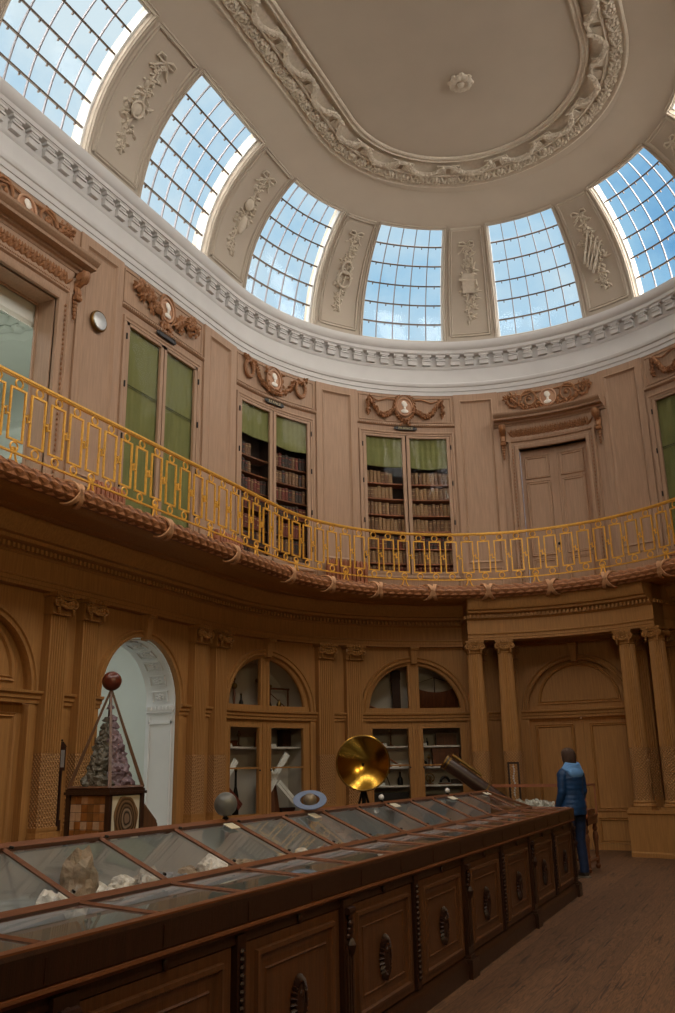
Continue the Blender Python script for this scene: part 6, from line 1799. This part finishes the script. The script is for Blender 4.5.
for sg in (-1, 1):
    pts = []; rs = []
    key = [((sg * .11, -.01, 1.35), .07), ((sg * .16, -.015, 1.31), .068), ((sg * .178, -.02, 1.22), .058), ((sg * .19, -.02, 1.10), .053), ((sg * .185, .03, 1.0), .05), ((sg * .175, .09, .905), .043)]
    for i in range(5):
        for q in range(6):
            f = q / 6; p = Vector(key[i][0]).lerp(Vector(key[i + 1][0]), f); pts.append(p); rs.append(key[i][1] + (key[i + 1][1] - key[i][1]) * f + .005 * abs(sin((i * 6 + q) * pi / 4)))
    pts.append(Vector(key[-1][0])); rs.append(.046); jm.tube(pts, rs, 16)
jm.build('jacket', 'jacket_blue', parent=per, xf=X, ang=60)
hm = MB()
for k in range(5):
    R_ = .10 - .006 * k
    pts = [(cos(a) * R_ * 1.3, -.04 - k * .004 + sin(a) * R_ * (1.0 if sin(a) < 0 else .75), 1.40 + k * .016 - .05 * max(0, -sin(a)) * (1 - k * .15)) for a in [2 * pi * j / 24 for j in range(24)]]
    hm.tube(pts, [.026 - .002 * k + .006 * max(0, -sin(2 * pi * j / 24)) for j in range(24)], 8, closed=True)
hm.ball((0, -.12, 1.345), (.13, .055, .085), 18, 10); hm.build('hood', 'hood_blue', parent=per, xf=X, ang=60)
jn = MB()
for sg in (-1, 1): jn.tube([(sg * .075, 0, .92), (sg * .09, 0, .80), (sg * .094, .008, .62), (sg * .096, .018, .48), (sg * .10, .005, .30), (sg * .102, -.008, .14), (sg * .102, -.005, .07)], [.105, .098, .08, .068, .066, .06, .062], 16)
jn.ball((0, 0, .88), (.16, .12, .12), 18, 10); jn.build('jeans', 'jeans', parent=per, xf=X, ang=60)
for sg in (-1, 1):
    s = MB(); s.tube([(sg * .102, -.055, .055), (sg * .102, .0, .06), (sg * .103, .08, .05), (sg * .104, .15, .035), (sg * .104, .19, .03)], [.038, .044, .042, .036, .02], 12); s.ball((sg * .102, -.01, .08), (.042, .045, .04), 10, 6)
    so = s.build('shoe', 'shoe', parent=per, xf=X, ang=60); u = MB(); u.add([(sg * .102 + x, y, z) for z in (0, .022) for x, y in ((-.035, -.085), (.035, -.085), (.044, .06), (.04, .17), (.0, .205), (-.036, .17), (-.04, .06))], [(0, 1, 2, 3, 4, 5, 6), (13, 12, 11, 10, 9, 8, 7)] + [(k, (k + 1) % 7, 7 + (k + 1) % 7, 7 + k) for k in range(7)]); u.build('sole', 'shoe_sole', parent=so, xf=X)
hr = MB(); hs = [(0, -.015, 1.43, .07, .055), (0, -.015, 1.46, .092, .085), (0, -.008, 1.53, .100, .098), (0, -.002, 1.58, .100, .105), (0, .005, 1.62, .090, .100), (0, .008, 1.655, .066, .076), (0, .01, 1.675, .03, .035), (0, .01, 1.68, .002, .002)]
vs = []; fs = []; n = 28
for k, (cx_, cy_, z, rx, ry) in enumerate(hs):
    for j in range(n):
        a = pi * .5 + 2 * pi * j / n; face = max(0, cos(a - pi / 2)); open_ = 1 - (.34 * face ** 2 if z < 1.62 else 0)
        vs.append((cx_ + cos(a) * rx * (1 + .02 * sin(9 * a)), cy_ + sin(a) * ry * open_, z))
for i in range(len(hs) - 1):
    for j in range(n): fs.append((i * n + j, i * n + (j + 1) % n, (i + 1) * n + (j + 1) % n, (i + 1) * n + j))
hr.add(vs, fs); hr.build('hair', 'hair', parent=per, xf=X, ang=60)
# ------------------------------------------------------------------ daylight, added lights, camera
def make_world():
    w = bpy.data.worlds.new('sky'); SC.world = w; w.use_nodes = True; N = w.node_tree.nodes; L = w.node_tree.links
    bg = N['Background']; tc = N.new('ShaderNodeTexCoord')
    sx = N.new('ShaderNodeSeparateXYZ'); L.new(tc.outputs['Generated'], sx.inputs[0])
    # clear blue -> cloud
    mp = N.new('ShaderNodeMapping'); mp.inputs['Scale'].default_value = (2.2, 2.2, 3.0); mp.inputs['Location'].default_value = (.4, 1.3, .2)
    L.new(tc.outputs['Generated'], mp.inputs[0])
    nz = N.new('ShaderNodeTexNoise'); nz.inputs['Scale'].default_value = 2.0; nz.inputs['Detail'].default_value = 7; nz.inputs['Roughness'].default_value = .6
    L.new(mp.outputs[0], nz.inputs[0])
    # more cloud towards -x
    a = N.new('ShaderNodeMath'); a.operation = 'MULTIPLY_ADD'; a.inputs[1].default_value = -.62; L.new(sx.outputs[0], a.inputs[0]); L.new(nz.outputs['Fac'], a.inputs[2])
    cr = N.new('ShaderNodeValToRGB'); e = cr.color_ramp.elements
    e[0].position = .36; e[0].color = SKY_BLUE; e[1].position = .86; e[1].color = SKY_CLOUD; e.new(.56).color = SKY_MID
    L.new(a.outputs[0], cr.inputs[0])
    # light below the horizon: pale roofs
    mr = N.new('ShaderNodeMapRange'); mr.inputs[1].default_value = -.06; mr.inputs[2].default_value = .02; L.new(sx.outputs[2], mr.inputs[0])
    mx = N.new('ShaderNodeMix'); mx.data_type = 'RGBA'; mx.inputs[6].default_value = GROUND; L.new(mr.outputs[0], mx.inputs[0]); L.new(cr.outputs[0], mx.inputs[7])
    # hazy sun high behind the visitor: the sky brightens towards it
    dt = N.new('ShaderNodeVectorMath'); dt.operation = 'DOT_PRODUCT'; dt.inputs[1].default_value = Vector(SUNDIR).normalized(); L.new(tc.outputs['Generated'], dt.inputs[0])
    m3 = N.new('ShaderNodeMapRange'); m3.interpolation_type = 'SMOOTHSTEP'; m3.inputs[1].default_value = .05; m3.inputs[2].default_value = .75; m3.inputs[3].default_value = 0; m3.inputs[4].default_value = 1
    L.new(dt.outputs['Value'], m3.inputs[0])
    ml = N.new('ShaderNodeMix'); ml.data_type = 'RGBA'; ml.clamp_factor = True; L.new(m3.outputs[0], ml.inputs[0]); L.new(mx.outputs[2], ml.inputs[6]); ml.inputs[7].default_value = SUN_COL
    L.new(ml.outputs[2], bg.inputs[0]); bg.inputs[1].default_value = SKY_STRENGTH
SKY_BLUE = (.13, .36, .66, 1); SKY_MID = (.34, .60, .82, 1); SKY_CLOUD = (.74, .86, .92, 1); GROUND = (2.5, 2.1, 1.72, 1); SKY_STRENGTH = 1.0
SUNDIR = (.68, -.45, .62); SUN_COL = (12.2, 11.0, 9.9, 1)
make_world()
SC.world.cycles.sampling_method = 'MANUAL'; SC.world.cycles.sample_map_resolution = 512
def area(name, loc, rot, sx, sy, power, col=(1, 1, 1), portal=False, spread=None):
    l = bpy.data.lights.new(name, 'AREA'); l.shape = 'RECTANGLE'; l.size = sx; l.size_y = sy; l.energy = power; l.color = col
    if portal: l.cycles.is_portal = True
    o = bpy.data.objects.new(name, l); COL.objects.link(o); o.location = loc; o.rotation_euler = rot; return o
def look(loc, to): return (Vector(to) - Vector(loc)).to_track_quat('-Z', 'Y').to_euler()
for i in range(-7, 9):
    c = bayc(i); d, z, (nd, nz) = covept(1.15); p = CW(c, 1.15, -.40); q = CW(c, 1.15, 1)
    l = area('window_portal', p, look(p, q), 2 * whw(i) + .1, 2.5, 1, portal=True)
# unseen ceiling lights added to stand in for the side rooms' own light
area('added_room_light', (-7.5, 0, 8.4), look((-7.5, 0, 8.4), (-7.5, 0, 0)), 2.5, 4, 110, (1, .99, .97))
cy3 = W(bayc(3), 0, 0)[1]
area('added_passage_light', (-7.2, cy3, 4.1), look((-7.2, cy3, 4.1), (-7.2, cy3, 0)), 1.2, 1.2, 30, (.95, .99, 1))
for p_, to_ in (((3.7, -6.2, 4.1), (-4, 1, 3.2)), ((3.75, -3.0, 4.1), (-4, 3, 3.2))):
    area('added_warm_fill', p_, look(p_, to_), .5, .25, 46, (1, .80, .46))  # unseen warm fill under the gallery, added to lift the lower walls
cam = bpy.data.cameras.new('camera'); co_ = bpy.data.objects.new('camera', cam); COL.objects.link(co_)
yaw, pitch, roll, F = .4470, .2887, -.0197, 882.4936
f0 = Vector((-sin(yaw), cos(yaw), 0)); r0 = Vector((cos(yaw), sin(yaw), 0)); U = Vector((0, 0, 1))
f2 = f0 * cos(pitch) + U * sin(pitch); u2 = U * cos(pitch) - f0 * sin(pitch)
r2 = r0 * cos(roll) + u2 * sin(roll); u3 = u2 * cos(roll) - r0 * sin(roll)
M = Matrix((r2, u3, -f2)).transposed().to_4x4(); M.translation = Vector(CAM); co_.matrix_world = M
cam.sensor_fit = 'VERTICAL'; cam.sensor_height = 24; cam.lens = F * 24 / 1013; cam.clip_start = .05; cam.clip_end = 200
SC.camera = co_
vs_ = SC.view_settings; vs_.view_transform = 'Standard'; vs_.look = 'None'; vs_.gamma = 1; vs_.use_curve_mapping = False; vs_.exposure = 0
SC.cycles.max_bounces = 10; SC.cycles.diffuse_bounces = 5; SC.cycles.glossy_bounces = 4; SC.cycles.transparent_max_bounces = 16
SC.cycles.sample_clamp_indirect = 6
